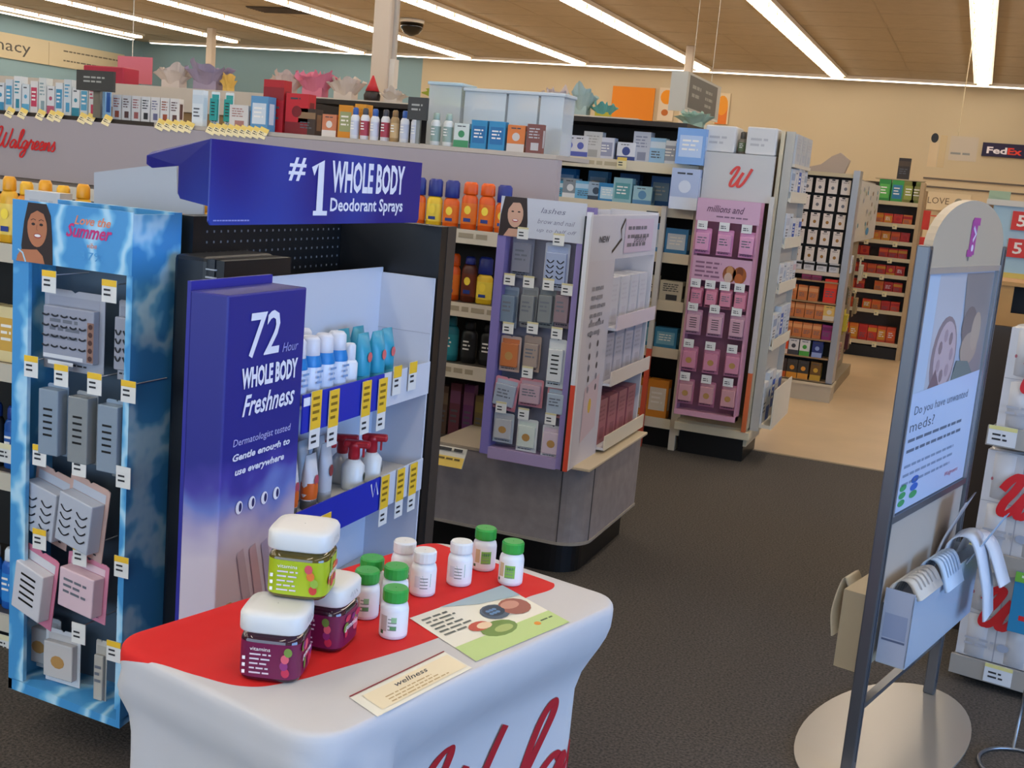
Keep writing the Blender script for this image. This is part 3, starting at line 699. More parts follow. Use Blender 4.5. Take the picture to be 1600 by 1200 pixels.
b.build('number_mark', HT); b = MB(); b.text(T, .53, z0+.082, .42, .085, 'WHOLE BODY', wt, .035, 0); b.build('headline', HT); b = MB(); b.text(T, .53, z0+.022, .42, .047, 'Deodorant Sprays', wt, .022, 0)
b.build('subline', HT); b = MB(); b.lines(T, .02, z0+.012, .15, 1, .006, mat('8f98d8'), .5)
b.build('small_print', HT)
# white boxes / blank card on top of the run behind the blue display
b = MB(); Tq = FY(0, 0, 0)
b.slab([(-2.26, 1.42), (-1.9, 1.42), (-1.9, 1.455), (-1.985, 1.47), (-1.99, 1.553), (-2.262, 1.505)], 0, .006, mat('b2b6bf', .5), FY(0, 2.6, 0))
tag(b.build('blank_card'), 'blank white card standing behind the blue header wing', 'card')
# trays
VIO = bpy.data.materials.new('violet_print'); VIO.use_nodes = True; nt = VIO.node_tree; bs = nt.nodes['Principled BSDF']; bs.inputs['Roughness'].default_value = .4
tc = nt.nodes.new('ShaderNodeTexCoord'); sp = nt.nodes.new('ShaderNodeSeparateXYZ'); nt.links.new(tc.outputs['Object'], sp.inputs[0]); gn = nt.nodes.new('ShaderNodeTexNoise'); gn.inputs['Scale'].default_value = 7
nt.links.new(tc.outputs['Object'], gn.inputs['Vector']); ma = nt.nodes.new('ShaderNodeMath'); ma.operation = 'MULTIPLY_ADD'; ma.inputs[1].default_value = .2; nt.links.new(gn.outputs['Fac'], ma.inputs[0]); nt.links.new(sp.outputs['Z'], ma.inputs[2])
cr_ = nt.nodes.new('ShaderNodeValToRGB'); nt.links.new(ma.outputs[0], cr_.inputs[0]); cr_.color_ramp.elements[0].position = .78; cr_.color_ramp.elements[0].color = rgb('cfc4cf'); cr_.color_ramp.elements[1].position = 1.0; cr_.color_ramp.elements[1].color = rgb('292b84')
for ps, cc in ((.85, 'a99fc0'), (.9, '6a7cc0'), (.95, '463f9c')): e_ = cr_.color_ramp.elements.new(ps); e_.color = rgb(cc)
nt.links.new(cr_.outputs[0], bs.inputs['Base Color'])
DT = thing('deodorant_tray', (-1.5, 2.15, 0), 'white and violet cardboard deodorant display with a 72 on its side panel', 'display')
wi = mat('c6cad6', .5)
PZ = 1.285
b = MB(); b.box(-.1, 0, 0, .325, .12, PZ, VIO, bev=.004); b.box(-.11, -.1, .002, .325, .12, PZ+.02, mat('2c2c92', .4)); b.build('side_panel', DT)
b = MB(); T = FX(.0015, 0, 0)
b.text(T, .085, 1.135, .125, .105, '72', wt, .012, .12); b.text(T, .225, 1.135, .07, .022, 'Hour', mat('9aa0dc'), 0, .3); b.build('number_mark', DT); b = MB()
b.text(T, .062, 1.065, .235, .05, 'WHOLE BODY', wt, .045, 0); b.text(T, .07, 1.0, .22, .05, 'Freshness', wt, .02, .35); b.build('headline', DT); b = MB()
for k, s_ in enumerate(('Dermatologist tested', 'Gentle enough to', 'use everywhere')): b.text(T, .04+.012*(k > 1), .93-.035*k, .24-.035*(k == 2), .022, s_, mat('b6b8ea') if k == 0 else wt, 0 if k == 0 else .03, .15 if k == 0 else .2)
b.build('claim_text', DT)
for k in range(4): b = MB(); b.disc(T, .075+.052*k, .785, .014, .016, mat('f0f0f4'), .0014); b.disc(T, .079+.052*k, .785, .006, .011, mat('2a2a60'), .0018); b.build('symbol', DT)
b = MB()
for k, (yy, cc) in enumerate(((.12, 'b9a8b4'), (.17, 'c0a2aa'), (.22, 'a9a0bc'))): b.poly(T, [(yy, .5), (yy+.035, .5), (yy-.02, .68), (yy-.045, .67)], mat(cc), .0012)
b.disc(T, .05, .52, .035, .04, mat('b8874e'), .0013)
b.build('printed_picture', DT)
b = MB(); b.box(-.185, -.18, .3, 1.06, .12, 1.285, wi); b.box(-.18, 0, 1.052, 1.06, .12, 1.27, wi); b.box(-.18, -.1, .325, .33, .12, 1.27, wi)
b.box(-.18, -.001, 1.051, 1.052, 1.1, 1.102, mat('a8acb8')); b.build('back_card', DT)
for z, nm_ in ((.985, 'upper'), (.68, 'lower'), (.36, 'bottom')):
    b = MB(); b.box(-.179, 0, .331, 1.051, z-.008, z, mat('cdc8be', .5)); b.box(0, .004, .33, .76 if z > .9 else .78, z-.07, z+.03, mat('2430ae', .35)); b.box(0, .003, .76, 1.06, z-.07, z+.03, mat('d0d2da'))
    if z > .9: b.rect(FX(.005, 0, 0), .33, .40, z-.0, z+.022, wt)
    b.build('shelf', DT)
b = MB(); b.stroke(FX(.0045, 0, 0), [(.72, .70), (.735, .66), (.75, .70), (.765, .66)], .006, wt); b.build('logo', DT)
for yy, z, kind in [(.385, 1.01, 1), (.475, 1.0, 1), (.65, 1.0, 1), (.745, .995, 1), (.83, 1.02, 0), (.93, 1.02, 0)]:
    put(tagmesh(.05, .15 if kind else .085, frac=.66 if kind else .4), 'price_tag', DT, (.008, yy, z+.01), (0, 0, pi/2))
for yy, z, kind in [(.385, .64, 0), (.47, .665, 0), (.80, .70, 1), (.9, .70, 1), (.985, .70, 1)]:
    put(tagmesh(.05, .15 if kind else .07, frac=.66 if kind else .3), 'price_tag', DT, (.008, yy, z+.01), (0, 0, pi/2))
# goods in the trays, fronts turned to the aisle (+X)
RX = pi/2
def shelf_item(parts, name, x, y, z, label, cat, grp=None, rz=RX): return inst(name, parts, (x, y, z), label, cat, grp, (0, 0, rz))
spray = bottle(.031, .165, 'd3dcec', 'd8dae2', None, 1, .3, 0, .84)
def collar():
    b = MB(); b.lathe([(.0316, .088), (.0318, .096), (.0285, .110), (.0265, .117)], mat('1f7dc6', .35), n=16, cap=False); b.lines(FY(0, -.0325, 0), -.015, .08, .03, 3, .014, mat('7c9cc8'), seed=2); return b.mesh('shoulder_band')
spray = spray+[('shoulder_band', cached('collar', collar))]
for i, y in enumerate((2.505, 2.572, 2.639, 2.706)): shelf_item(spray, 'deodorant_spray', -1.54, y, .985, 'white deodorant can with blue shoulder, %s from the 72 panel on the upper tray' % nth(i), 'deodorant', 'blue shouldered deodorant cans')
for i, y in enumerate((2.53, 2.60, 2.67)): shelf_item(spray, 'deodorant_spray', -1.625, y, .985, 'white deodorant can with blue shoulder in the upper tray rear row, %s from the panel' % nth(i), 'deodorant', 'blue shouldered deodorant cans')
stick = bottle(.027, .125, 'e2e6ec', 'dcdfe6', None, .8, .35)
shelf_item(stick, 'deodorant_stick', -1.54, 2.782, .985, 'plain white capped deodorant next to the teal tubes', 'deodorant')
teal = squeeze(.062, .145, '2d96b4', '2a8fae', 'd86a6a')
for i, (x, y) in enumerate(((-1.545, 2.86), (-1.62, 2.88), (-1.54, 2.935), (-1.62, 2.965), (-1.55, 3.01))): shelf_item(teal, 'cream_tube', x, y, .985, 'teal cream tube on the upper tray, %s from the left of its cluster' % nth(i), 'tube', 'teal cream tubes')
ot = squeeze(.052, .15, 'd8d6d8', '55575c', 'b04a5a')
def oband():
    b = MB(); b.lathe([(.024, .03), (.0265, .05), (.0255, .075)], mat('d8641e', .4), n=16, sy=.88, cap=False); return b.mesh('orange_label')
ot = ot+[('orange_label', cached('oband', oband))]
for i, (x, y) in enumerate(((-1.545, 2.52), (-1.545, 2.615))): shelf_item(ot, 'cream_tube', x, y, .68, ('left' if i == 0 else 'right')+' white tube with orange label in the lower tray', 'tube')
gt = squeeze(.05, .165, 'b9bcc2', '9a9ea6', '8a3a3a')
for i, (x, y) in enumerate(((-1.61, 2.58), (-1.61, 2.68), (-1.6, 2.75), (-1.55, 2.70))): shelf_item(gt, 'cream_tube', x, y, .68, 'pale grey cream tube in the lower tray, %s from the left' % nth(i), 'tube', 'pale grey cream tubes')
def sprayer():
    b = MB(); b.lathe([(.03, 0), (.032, .01), (.032, .07), (.02, .085), (.014, .09)], mat('dadcda', .3), n=18); b.disc(FY(0, -.0325, 0), 0, .04, .012, .012, mat('2c3a30')); return b.mesh('body')
def trig():
    b = MB(); r_ = mat('b01c28', .35); b.lathe([(.016, .088), (.017, .1), (.016, .118), (.02, .125), (.016, .14)], r_, n=14); b.box(-.014, .014, -.045, .03, .122, .142, r_, bev=.006); b.box(-.006, .006, -.03, -.024, .095, .125, r_, bev=.002); return b.mesh('trigger_cap')
sp_ = [('body', cached('spb', sprayer)), ('trigger_cap', cached('spt', trig))]
for i, (x, y, r) in enumerate(((-1.62, 2.79, .8), (-1.55, 2.86, .3), (-1.61, 2.90, .5), (-1.55, 2.965, .4))): shelf_item(sp_, 'spray_bottle', x, y, .68, 'white spray bottle with red trigger in the lower tray, %s from the left' % nth(i), 'spray bottle', 'red trigger spray bottles', RX+r)
gb = bottle(.03, .17, '8fa2bc', 'b9c2d0', None, .8, .2)
for i, (x, y) in enumerate(((-1.56, 2.62), (-1.6, 2.70), (-1.56, 2.76))): shelf_item(gb, 'lotion_bottle', x, y, .36, 'grey-blue bottle on the bottom tray, %s from the left' % nth(i), 'bottle', 'grey-blue bottles on the bottom tray')

# ================================================================== run 1 shelves seen left of the blue display
G0 = thing('gondola_shelf', (-4.0, 2.7, 0), 'shelving run with orange and blue goods at the far left edge', 'shelving')
lipm = mat('c9c0ae', .5)
b = MB(); b.box(0, 2.1, .5, .55, 0, 1.27, mat('2a2825', .6)); b.build('back_panel', G0)
b = MB(); b.box(0, 1.7, .05, .5, 0, .06, BLACK); b.build('kick_base', G0)
for z in (.1, .56, .9, 1.262):
    b = MB(); b.box(0, 2.1 if z > 1.2 else 1.7, 0, .5, z-.02, z, mat('4a443c', .5)); b.box(0, 1.7, -.012, 0, z-.05, z+.005, lipm); b.build('shelf', G0)
for px, py in ((8, 693), (6, 992)):
    p = aty(px, py, 2.685); put(tagmesh(.07, .06, top='e6dcb4'), 'price_tag', G0, (p.x+4.0, -.015, p.z))
def row(x0, x1, y, z, items, name, where, cat, grp, gap=.006, rz=0, n0=0, depth=1, dy=.07):
    """stand goods side by side; items = [(width, parts, wording)]"""
    cnt = {}
    for k, x, it in sweep(None, x0, x1, gap, items):
        wd = it[2]; cnt[wd] = cnt.get(wd, 0)+1
        inst(it[3] if len(it) > 3 else name, it[1], (x, y+random.uniform(-.004, .004), z), '%s, %s from left %s' % (wd, nth(cnt[wd]-1), where), cat, grp, (0, 0, rz+random.uniform(-.05, .05)))
oj = bottle(.032, .19, 'e08a1c', 'f0b428', 'c9531c', .6, .2, 1); yj = bottle(.032, .2, 'eab02a', 'e8a01c', 'f0d060', .6, .2, 1)
row(-3.1, -1.95, 2.76, 1.262, [(.066, oj, 'orange sunscreen bottle'), (.066, yj, 'yellow sunscreen bottle')], 'sunscreen_bottle', 'on the top far-left shelf', 'bottle', 'sunscreens at the far left', .003)
bl = bottle(.034, .2, '1c5fb4', 'd8e2ea', '2a86d2', .65, .2); 
row(-3.1, -2.3, 2.76, .1, [(.07, bl, 'blue shampoo bottle')], 'shampoo_bottle', 'on the bottom far-left shelf', 'bottle', 'blue bottles at the far left', .004)
row(-3.1, -2.3, 2.76, .56, [(.07, bottle(.034, .2, '16181c', '1c3c88', '16181c', .65, .2), 'black bottle'), (.07, bottle(.034, .2, '14509a', '1c3c88', '2a62b0', .65, .2), 'deep blue bottle')], 'shampoo_bottle', 'on the middle far-left shelf', 'bottle', 'dark bottles at the far left', .004)
row(-3.1, -2.3, 2.76, .9, [(.085, carton(.08, .05, .17, 'e2cf9a', 'd8a94a', 2), 'cream and gold carton')], 'carton', 'on the fourth far-left shelf', 'carton', 'cream cartons at the far left', .004)
p = aty(58, 300, 2.66); inst('white_carton', carton(.13, .05, .17, 'c4c6ca', 'b4b8c0', 3), (p.x, 2.735-.03, 1.262), 'white carton peeking over the beach-blue display header', 'carton')
# ================================================================== second run: sunscreen gondola with pale header
GA = thing('gondola_shelf', (-9.0, 4.62, 0), 'long sunscreen shelving run under the pale lavender header panel', 'shelving')
b = MB(); b.box(0, 7.0, .46, .52, 0, 1.348, mat('2a2622', .6)); b.box(7.0, 7.22, .46, .52, .5, 1.348, mat('2a2622', .6)); b.build('back_panel', GA)
b = MB(); b.box(0, 6.98, .1, .46, 0, .1, BLACK); b.build('kick_base', GA)
GZ = (.42, .76, 1.03, 1.345)
for z in GZ:
    e9 = 7.14 if z > .5 else 7.0; b = MB(); b.box(0, e9, 0, .46, z-.02, z, mat('4a443c', .5)); b.box(0, e9, -.012, 0, z-.055, z+.005, mat('d6cdbc', .5))
    b.lines(FY(0, -.0125, 0), 6.7, z-.01, .44, 1, .035, mat('a89c86'), .6, seed=int(z*100)); b.build('shelf', GA)
p = aty(686, 686, 4.3)
b = MB(); b.slab([(0, 0), (.135, -.0), (.135, .085), (0, .085)], 0, .004, mat('d8d2c2'), frame((p.x+9, p.y-4.62-.05, .405), (1, 0, 0), (0, .5, .86)))
T = frame((p.x+9, p.y-4.62-.054, .405), (1, 0, 0), (0, .5, .86)); b.rect(T, 0, .135, .0, .045, mat('e8c458'), .005); b.lines(T, .01, .08, .115, 1, .03, DARKTXT, off=.006); b.lines(T, .01, .038, .115, 1, .02, mat('6a5416'), off=.006)
b.build('price_strip', GA)
b = MB(); b.box(0, 7.22, 0, .05, 1.35, 1.678, mat('aaa0a3', .6))
HP = b.build('fascia_sign', None, (-9.0, 5.0, 0)); tag(HP, 'long pale lavender header panel with red script above the sunscreens', 'header panel')
b = MB(); T = FY(0, -.003, 0); p = aty(0, 222, 5.0); q = aty(124, 240, 5.0)
script(b, T, 'Walgreens', p.x+9.0-.03, 1.505, .105, RED, .09, .25, n=4); b.build('lettering', HP)
# goods on the sunscreen shelves (in view right of the deodorant tray)
o1 = bottle(.037, .205, 'ea6212', '1f2f86', 'f07a20', .6, .36, 1, .93); o2 = bottle(.037, .205, 'f0c628', '1f2f86', 'f4d84a', .6, .36, 1, .93); o3 = bottle(.037, .205, 'e85c10', 'e85c10', 'ee7a1e', .6, .25, 1, .9)
row(-2.77, -2.11, 4.72, 1.345, [(.078, o2, 'yellow and blue sunscreen bottle'), (.078, o1, 'orange and blue sunscreen bottle')], 'sunscreen_bottle', 'on the top sunscreen shelf beside the header', 'bottle', 'sunscreens on the top shelf', .004)
row(-2.106, -1.866, 4.72, 1.345, [(.076, o3, 'all orange sunscreen bottle'), (.076, o3, 'all orange sunscreen bottle'), (.076, o1, 'blue capped orange sunscreen bottle')], 'sunscreen_bottle', 'left of the purple display top', 'bottle', 'orange sunscreens on the top shelf', .003)
dk = bottle(.036, .2, '5a2412', '1f2f86', '6e2c14', .6, .16, 1)
row(-2.25, -1.88, 4.72, 1.03, [(.08, o3, 'orange sunscreen bottle'), (.08, o3, 'orange sunscreen bottle'), (.08, dk, 'brown tanning oil bottle'), (.06, o2, 'yellow sunscreen bottle')], 'sunscreen_bottle', 'on the second sunscreen shelf', 'bottle', 'second shelf sunscreens', .004)
tl = bottle(.04, .2, '1d7f92', '1d7f92', '2a94a4', .6, .2, 0); bk = bottle(.038, .19, '121214', '1a1a1c', '1c1c1e', .6, .2, 0); lb = bottle(.03, .19, '5aa6c4', '4a96b6', '6ab4cc', .6, .2, 0)
row(-2.22, -1.88, 4.72, .76, [(.06, lb, 'light blue lotion bottle'), (.09, tl, 'teal lotion bottle'), (.085, bk, 'black lotion bottle'), (.085, bk, 'black lotion bottle')], 'lotion_bottle', 'on the third sunscreen shelf', 'bottle', 'third shelf bottles', .004)
row(-2.2, -1.9, 4.74, .42, [(.05, carton(.045, .04, .2, '6a5a3a', '7a6a3a', 0), 'olive carton'), (.05, carton(.045, .04, .22, '5a463c', '74604e', 0), 'brown carton'), (.06, carton(.05, .04, .24, '6b3a48', '7a4a6a', 0), 'maroon carton'), (.06, carton(.05, .04, .24, '6b3a6a', '7a4a6a', 0), 'purple carton')], 'carton', 'on the lowest sunscreen shelf', 'carton', 'lowest shelf cartons', .003)
# top shelf above the header
TS = thing('top_shelf', (-9.0, 5.05, 0), 'dark top shelf running along the lavender header, yellow tags on its edge', 'shelf')
b = MB(); b.box(0, 5.0, -.03, .45, 1.68, 1.70, mat('2a2018', .5)); b.box(5.0, 7.2, -.03, .45, 1.68, 1.70, mat('b8ada0', .5)); b.build('board', TS)
for k, px in enumerate((14, 34, 62, 80, 90, 128, 140, 166, 250, 262, 274, 284, 294, 330, 340, 350, 360, 370, 380, 390, 400, 410)):
    p = aty(px, 175+px*.08, 4.99); o = put(tagmesh(.05, .055, top='e8c766', body='f0dfae', frac=.4), 'price_tag', TS, (p.x+9.0, -.035, 1.715), (radians(-20), radians(18), 0))
def top_items(spec, Y, z, name, cat, grp):
    for px, w, h, parts_f, lb in spec:
        p = aty(px, 200, Y); inst(name, parts_f, (p.x, Y, z), lb, cat, grp, (0, 0, random.uniform(-.06, .06)))
zT = 1.7005
i_ = 0
cols = [('d9dde0', '3f8fb4'), ('cfd6da', '4a9ac0'), ('dfe0e0', '2f8aa0'), ('d4dadc', '5aa6c8'), ('e0dcda', 'c43a5a'), ('d8dad6', '88a0a4'), ('dadada', 'b4506a')]
for px in range(6, 150, 13):
    c, d = cols[(px//13) % 7]; p = aty(px, 180, 5.14); k = px//13
    inst('care_box', carton(.05, .05, .15+.02*(k % 3), c, d, 1+k % 3, k % 4), (p.x, 5.14, zT), 'pale blister carton on the top shelf at far left, %s from the frame edge' % nth(k), 'carton', 'pale cartons at the far left of the top shelf')
p = aty(160, 170, 5.1); inst('care_box', carton(.075, .05, .17, '9cc8e4', '2f5c9a', 3), (p.x, 5.1, zT), 'light blue carton standing alone on the top shelf', 'carton')
bc = [('d8d4d0', '9a4a32'), ('d8d4d0', '5a3a36'), ('dad6d2', 'a05a56'), ('d8d6d4', '2c2c30'), ('d8d4d0', '6a6a88')]
for k, px in enumerate(range(186, 286, 15)):
    c, d = bc[k % 5]; p = aty(px, 180, 5.14); inst('tool_card', carton(.055, .04, .13, c, d, 3, k % 3), (p.x, 5.14, zT), 'white carton with dark razor picture, %s right of the light blue carton' % nth(k), 'carton', 'razor cartons on the top shelf')
p = aty(312, 180, 5.1); inst('care_box', carton(.065, .04, .18, 'd9e0e4', 'c8d4dc', 0), (p.x, 5.1, zT), 'plain white upright carton on the top shelf', 'carton')
for k, px in enumerate((336, 358)): p = aty(px, 185, 5.14); inst('toothbrush_pack', blister(.05, .17, 'd8e2e2', '2f9a94', .02, 3, k), (p.x, 5.14, zT+.18), ('left' if k == 0 else 'right')+' teal brush pack leaning on the top shelf', 'brush pack')
p = aty(432, 180, 5.2)
for k, (dx, w, h, c, d, lb) in enumerate([(0, .12, .26, 'b01824', '8a1420', 'tall red box behind the blue sign'), (.14, .13, .2, 'c01c28', '7a1018', 'lower red box beside the tall one'), (-.02, .1, .17, '5b93bc', 'd0d8de', 'blue and white box in front of the red boxes'), (-.14, .11, .12, 'd6d0ca', 'a8746a', 'white box left of the red boxes'),
      (.2, .1, .13, '3a2a20', '8a6a4a', 'small brown box right of the blue box'), (.33, .08, .11, 'c97a54', 'd8d0c8', 'peach box above the blue sign'), (.42, .08, .16, 'd68a14', '9aa070', 'tall amber box near the end of the boxes'), (.5, .06, .17, 'd8901c', 'c8841c', 'slim amber box beside the tall amber box')]):
    inst('gift_box', carton(w, .07, h, c, d, k % 4, k), (p.x+dx, 5.2-.09*(k in (2, 3))-.0, zT), lb+' on the top shelf', 'box', 'boxes above the blue sign')
wb = bottle(.022, .15, 'd8dade', '23539c', 'c8ccd8', 1, .22); wr = bottle(.022, .15, 'd8d6d8', '3a3a44', 'a83a4a', 1, .2); tb = bottle(.022, .15, 'a8875a', '8a6a40', 'c8a878', .8, .2); wg = bottle(.024, .15, 'dadcd8', '9ab0a4', '90a49a', 1, .2)
seq = [(.05, wb, 'blue capped white tube'), (.05, wr, 'dark capped white tube'), (.05, wb, 'blue capped white tube'), (.05, wr, 'dark capped white tube'), (.05, tb, 'tan tube'), (.05, wb, 'blue capped white tube'), (.05, wb, 'blue capped white tube')]
row(aty(548, 200, 5.12).x, aty(660, 200, 5.12).x, 5.12, zT, seq, 'lotion_tube', 'on the pale top shelf', 'tube', 'tubes on the pale top shelf', .004)
seq = [(.06, wg, 'green capped pale bottle'), (.06, wg, 'green capped pale bottle'), (.08, carton(.075, .04, .11, 'cfd8d2', '3c8a5a', 1), 'green and white carton'), (.085, carton(.08, .04, .13, '2a86b4', '1c6aa0', 2), 'blue carton'), (.085, carton(.08, .04, .13, '2a86b4', '1c6aa0', 2), 'blue carton'), (.09, carton(.085, .04, .12, 'd8752a', 'c8c0b8', 1), 'orange carton'), (.08, carton(.075, .04, .13, '7a4238', 'b8b4b4', 3), 'brown carton')]
row(aty(672, 200, 5.1).x, aty(868, 200, 5.1).x, 5.1, zT, seq, 'mixed_carton', 'before the clear bins', 'carton', 'goods before the clear bins', .006)
# clear plastic bins behind them
clr = mat('dfe6e8', .12, alpha=.35, coat=.4)
for k, (x0, x1) in enumerate(((672, 722), (728, 792), (796, 842), (846, 882))):
    p = aty(x0, 200, 5.3); q = aty(x1, 200, 5.3); w = q.x-p.x; H = .27 if k else .29
    t = thing('clear_bin', (p.x, 5.26, zT), ['leftmost clear plastic bin with pale lid', 'widest clear plastic bin above the orange cartons', 'third clear plastic bin from the left', 'rightmost clear plastic bin next to the blue packs'][k]+' on the top shelf', 'plastic bin', 'clear bins on the top shelf')
    b = MB(); th = .004
    b.box(0, w, 0, th, 0, H, clr); b.box(0, w, .16-th, .16, 0, H, clr); b.box(0, th, th, .16-th, 0, H, clr); b.box(w-th, w, th, .16-th, 0, H, clr); b.box(th, w-th, th, .16-th, 0, th, clr)
    b.build('bin', t)
    b = MB(); b.box(-.008, w+.008, -.008, .168, H, H+.016, mat('cdd6da' if k else 'bcd4dc', .3, alpha=.8), bev=.004); b.build('lid', t)
# small dark aisle signs
for (x0, y0, x1, y1, Y, lb) in ((119, 112, 177, 140, 4.98, 'small black aisle sign on the top shelf at left'), (636, 153, 668, 186, 5.02, 'small dark grey aisle sign beside the clear bins')):
    p = aty(x0, y1, Y); q = aty(x1, y0, Y)
    t = thing('aisle_marker', (p.x, Y, p.z), lb, 'sign'); w = q.x-p.x; h = q.z-p.z
    b = MB(); b.box(0, w, 0, .02, 0, h, mat('3a3a38', .5)); b.lines(FY(0, 0, 0), w*.2, h*.7, w*.6, 2, h*.2, mat('a8a8a0')); b.build('board', t)
    b = MB(); b.box(w*.4, w*.6, .02, .035, zT-p.z, h*.5, mat('8a8a86', .4, 1)); b.build('stem', t)

# ================================================================== grey base with the purple and the white side displays
BX0, BX1, BY0, BY1 = -1.98, -1.30, 4.34, 5.13
t = thing('display_counter', (BX0, BY0, 0), 'grey stone-patterned rounded base under the purple and white displays', 'counter base')
stone = mat('948b89', .5, noise=.12, nscale=18)
cw = BX1-BX0; cd_ = BY1-BY0; r = .13
out = [(0, 0)]+[(cw-r+r*sin(a), r-r*cos(a)) for a in [pi/2*i/8 for i in range(9)]]+[(cw, cd_), (0, cd_)]
b = MB(); b.slab(out, .15, .47, stone)
b.build('cladding', t)
b = MB(); b.slab([(x-.0+(.004 if x > .1 else 0), y-.004 if y < .2 else y) for x, y in out], .14, .152, mat('a59a8c', .4)); b.slab([(x+(.006 if x > .1 else 0), y-.006 if y < .2 else y) for x, y in out], .47, .482, mat('b9ab96', .45)); b.build('edge_trim', t)
b = MB(); b.slab([(x*.93, .06+y*.88) for x, y in out], 0, .14, BLACK); b.build('kick_base', t)
b = MB()
for q in (out[2], out[8]): b.box(q[0]-.002, q[0]+.002, q[1]-.003, q[1]+.001, .152, .47, mat('524c4c'))
b.build('panel_joint', t)
# white display, face towards the aisle
lav = mat('c4bcc8', .5); whd = mat('cdcbd0', .5)
WX, WY0, WY1 = -1.34, 4.19, 5.17
t = thing('side_display', (WX, WY0, 0), 'white cardboard side display with stepped trays, facing the aisle', 'display'); WD = t
L = WY1-WY0
b = MB(); b.box(-.235, -.22, 0.16, L-.02, .4905, 1.48, whd); b.box(-.22, -.02, .16, .18, .4905, 1.485, whd); b.box(-.02, 0, 0, .02, .4905, 1.485, mat('dedee2', .4)); b.box(-.22, 0, L-.02, L, .4905, 1.485, whd); b.box(-.024, -.02, 0, .16, .4905, 1.46, BLACK); b.build('shell', t)
b = MB(); b.box(-.016, .001, -.01, -.001, .4905, .83, mat('d8482c', .5)); b.box(-.016, .001, -.01, -.001, .83, 1.47, mat('dcdce0', .4)); b.box(-.0235, -.016, -.01, -.001, .4905, 1.47, BLACK); b.build('edge_strip', t)
b = MB(); b.box(-.02, 0, .02, L-.02, 1.30, 1.475, mat('cbc8d0', .5)); T = FX(.001, 0, 0)
b.text(T, .12, 1.37, .13, .025, 'NEW', mat('55555c'), .02); b.stroke(T, [(.45, 1.46), (.4, 1.42), (.42, 1.38), (.3, 1.33)], .012, BLACK)
b.rect(T, .46, .9, 1.32, 1.46, mat('cfbccc'), .0012); b.lines(T, .5, 1.43, .34, 3, .035, mat('77707a'), off=.002, seed=9)
b.text(T, .6, 1.35, .2, .045, 'beauty', mat('5a545c'), 0, .3, .002); b.build('header_card', t)
b = MB(); b.box(-.018, 0, .02, .36, .491, 1.3, mat('c9c4cc', .5)); T = FX(.001, 0, 0)
b.lines(T, .09, 1.2, .2, 6, .035, mat('8a8890'), seed=4)
for k in range(7):
    for j in (0, 1): b.disc(T, .12+.1*j+.006*k, 1.06-.045*k, .012, .014, mat('4a4850' if (k+j) % 2 else '8a8690'), n=8)
b.disc(T, .2, .72, .02, .03, mat('d8b040')); b.poly(T, [(.12, .8), (.3, .84), (.3, .62), (.12, .58)], mat('cdb6bc'), .0006); b.build('front_panel', t)
for z, c in ((1.02, 'd3c4cc'), (.79, 'd6c8bc'), (.52, 'd8cbb4')):
    b = MB(); b.box(-.219, .03, .36, L-.02, z-.01, z, whd); b.box(.03, .036, .36, L-.02, z-.01, z+.05, mat(c, .5)); b.build('tray_shelf', t)
def tall_pack(c): return carton(.1, .06, .2, c, 'd2d0d6', 3)
for z, n, c in ((1.02, 4, 'c9c8cf'), (.79, 4, 'b9b7c4'), (.52, 4, 'a4646e')):
    for k in range(n):
        y = WY0+.44+.145*k
        inst('boxed_kit', carton(.12, .1, .2 if z > .6 else .19, c, ['c2bfc8', 'aaa8b4', '8f5560'][0 if z > 1 else 1 if z > .7 else 2], 3, k), (WX-.06, y, z), '%s boxed kit on the %s tray of the white side display, %s from left' % ({4: 'pale', 3: 'grey'}.get(4 if z > 1 else 3, '') if z > .6 else 'dark rose', 'upper' if z > 1 else 'middle' if z > .7 else 'bottom', nth(k)), 'boxed kit', 'boxed kits on the white side display', (0, 0, pi/2))
b = MB(); b.box(-.02, .14, 0, .86, 0, .012, mat('cbb899', .5), bev=.003)
tag(b.build('counter_ledge', None, (-1.41, 4.26, .4835-.006+.006)), 'cream ledge strip under the white side display', 'ledge')
# tall black panel edge behind the white display
b = MB(); b.box(-.06, -.012, L+.001, L+.03, .49, 1.49, BLACK); b.build('rear_edge', WD)
# purple lash display, face towards the entrance
PX0, PX1, PY = -1.715, -1.365, 4.2
t = thing('hanging_display', (PX0, PY, 0), 'purple framed cardboard display of lash and nail packs', 'display'); PD = t
w_ = PX1-PX0; pu = mat('8377b4', .5)
b = MB(); b.box(0, w_, .09, .135, .5, 1.50, pu); b.box(0, .035, 0, .09, .5, 1.37, pu); b.box(w_-.028, w_, 0, .09, .49, 1.37, mat('9484bc', .5)); b.box(.035, w_-.028, 0, .09, .485, .53, mat('a894b8', .5)); b.box(.035, w_-.028, .08, .09, .53, 1.37, mat('858594', .6)); b.build('tray', t)
b = MB(); b.box(.005, w_, -.004, .0, 1.365, 1.515, mat('c9cbd4', .5)); T = FY(0, -.0042, 1.365)
b.poly(T, [(.005, 0), (.12, 0), (.12, .06), (.11, .15), (.02, .15), (.008, .08)], hr, .0004); b.poly(T, [(.025, 0), (.11, 0), (.09, .03), (.045, .03)], mat('c99a80'), .0006); b.disc(T, .068, .085, .032, .05, mat('d2a48a'), .0008, 20)
b.poly(T, [(.036, .1), (.045, .14), (.09, .142), (.1, .1), (.085, .13), (.055, .128)], hr, .001)
for ex in (.056, .082): b.disc(T, ex, .095, .006, .003, mat('2a1a16'), .001, 8)
b.disc(T, .069, .062, .013, .006, mat('b0424a'), .001, 10); b.disc(T, .069, .063, .01, .003, mat('f2eeea'), .0012, 10)
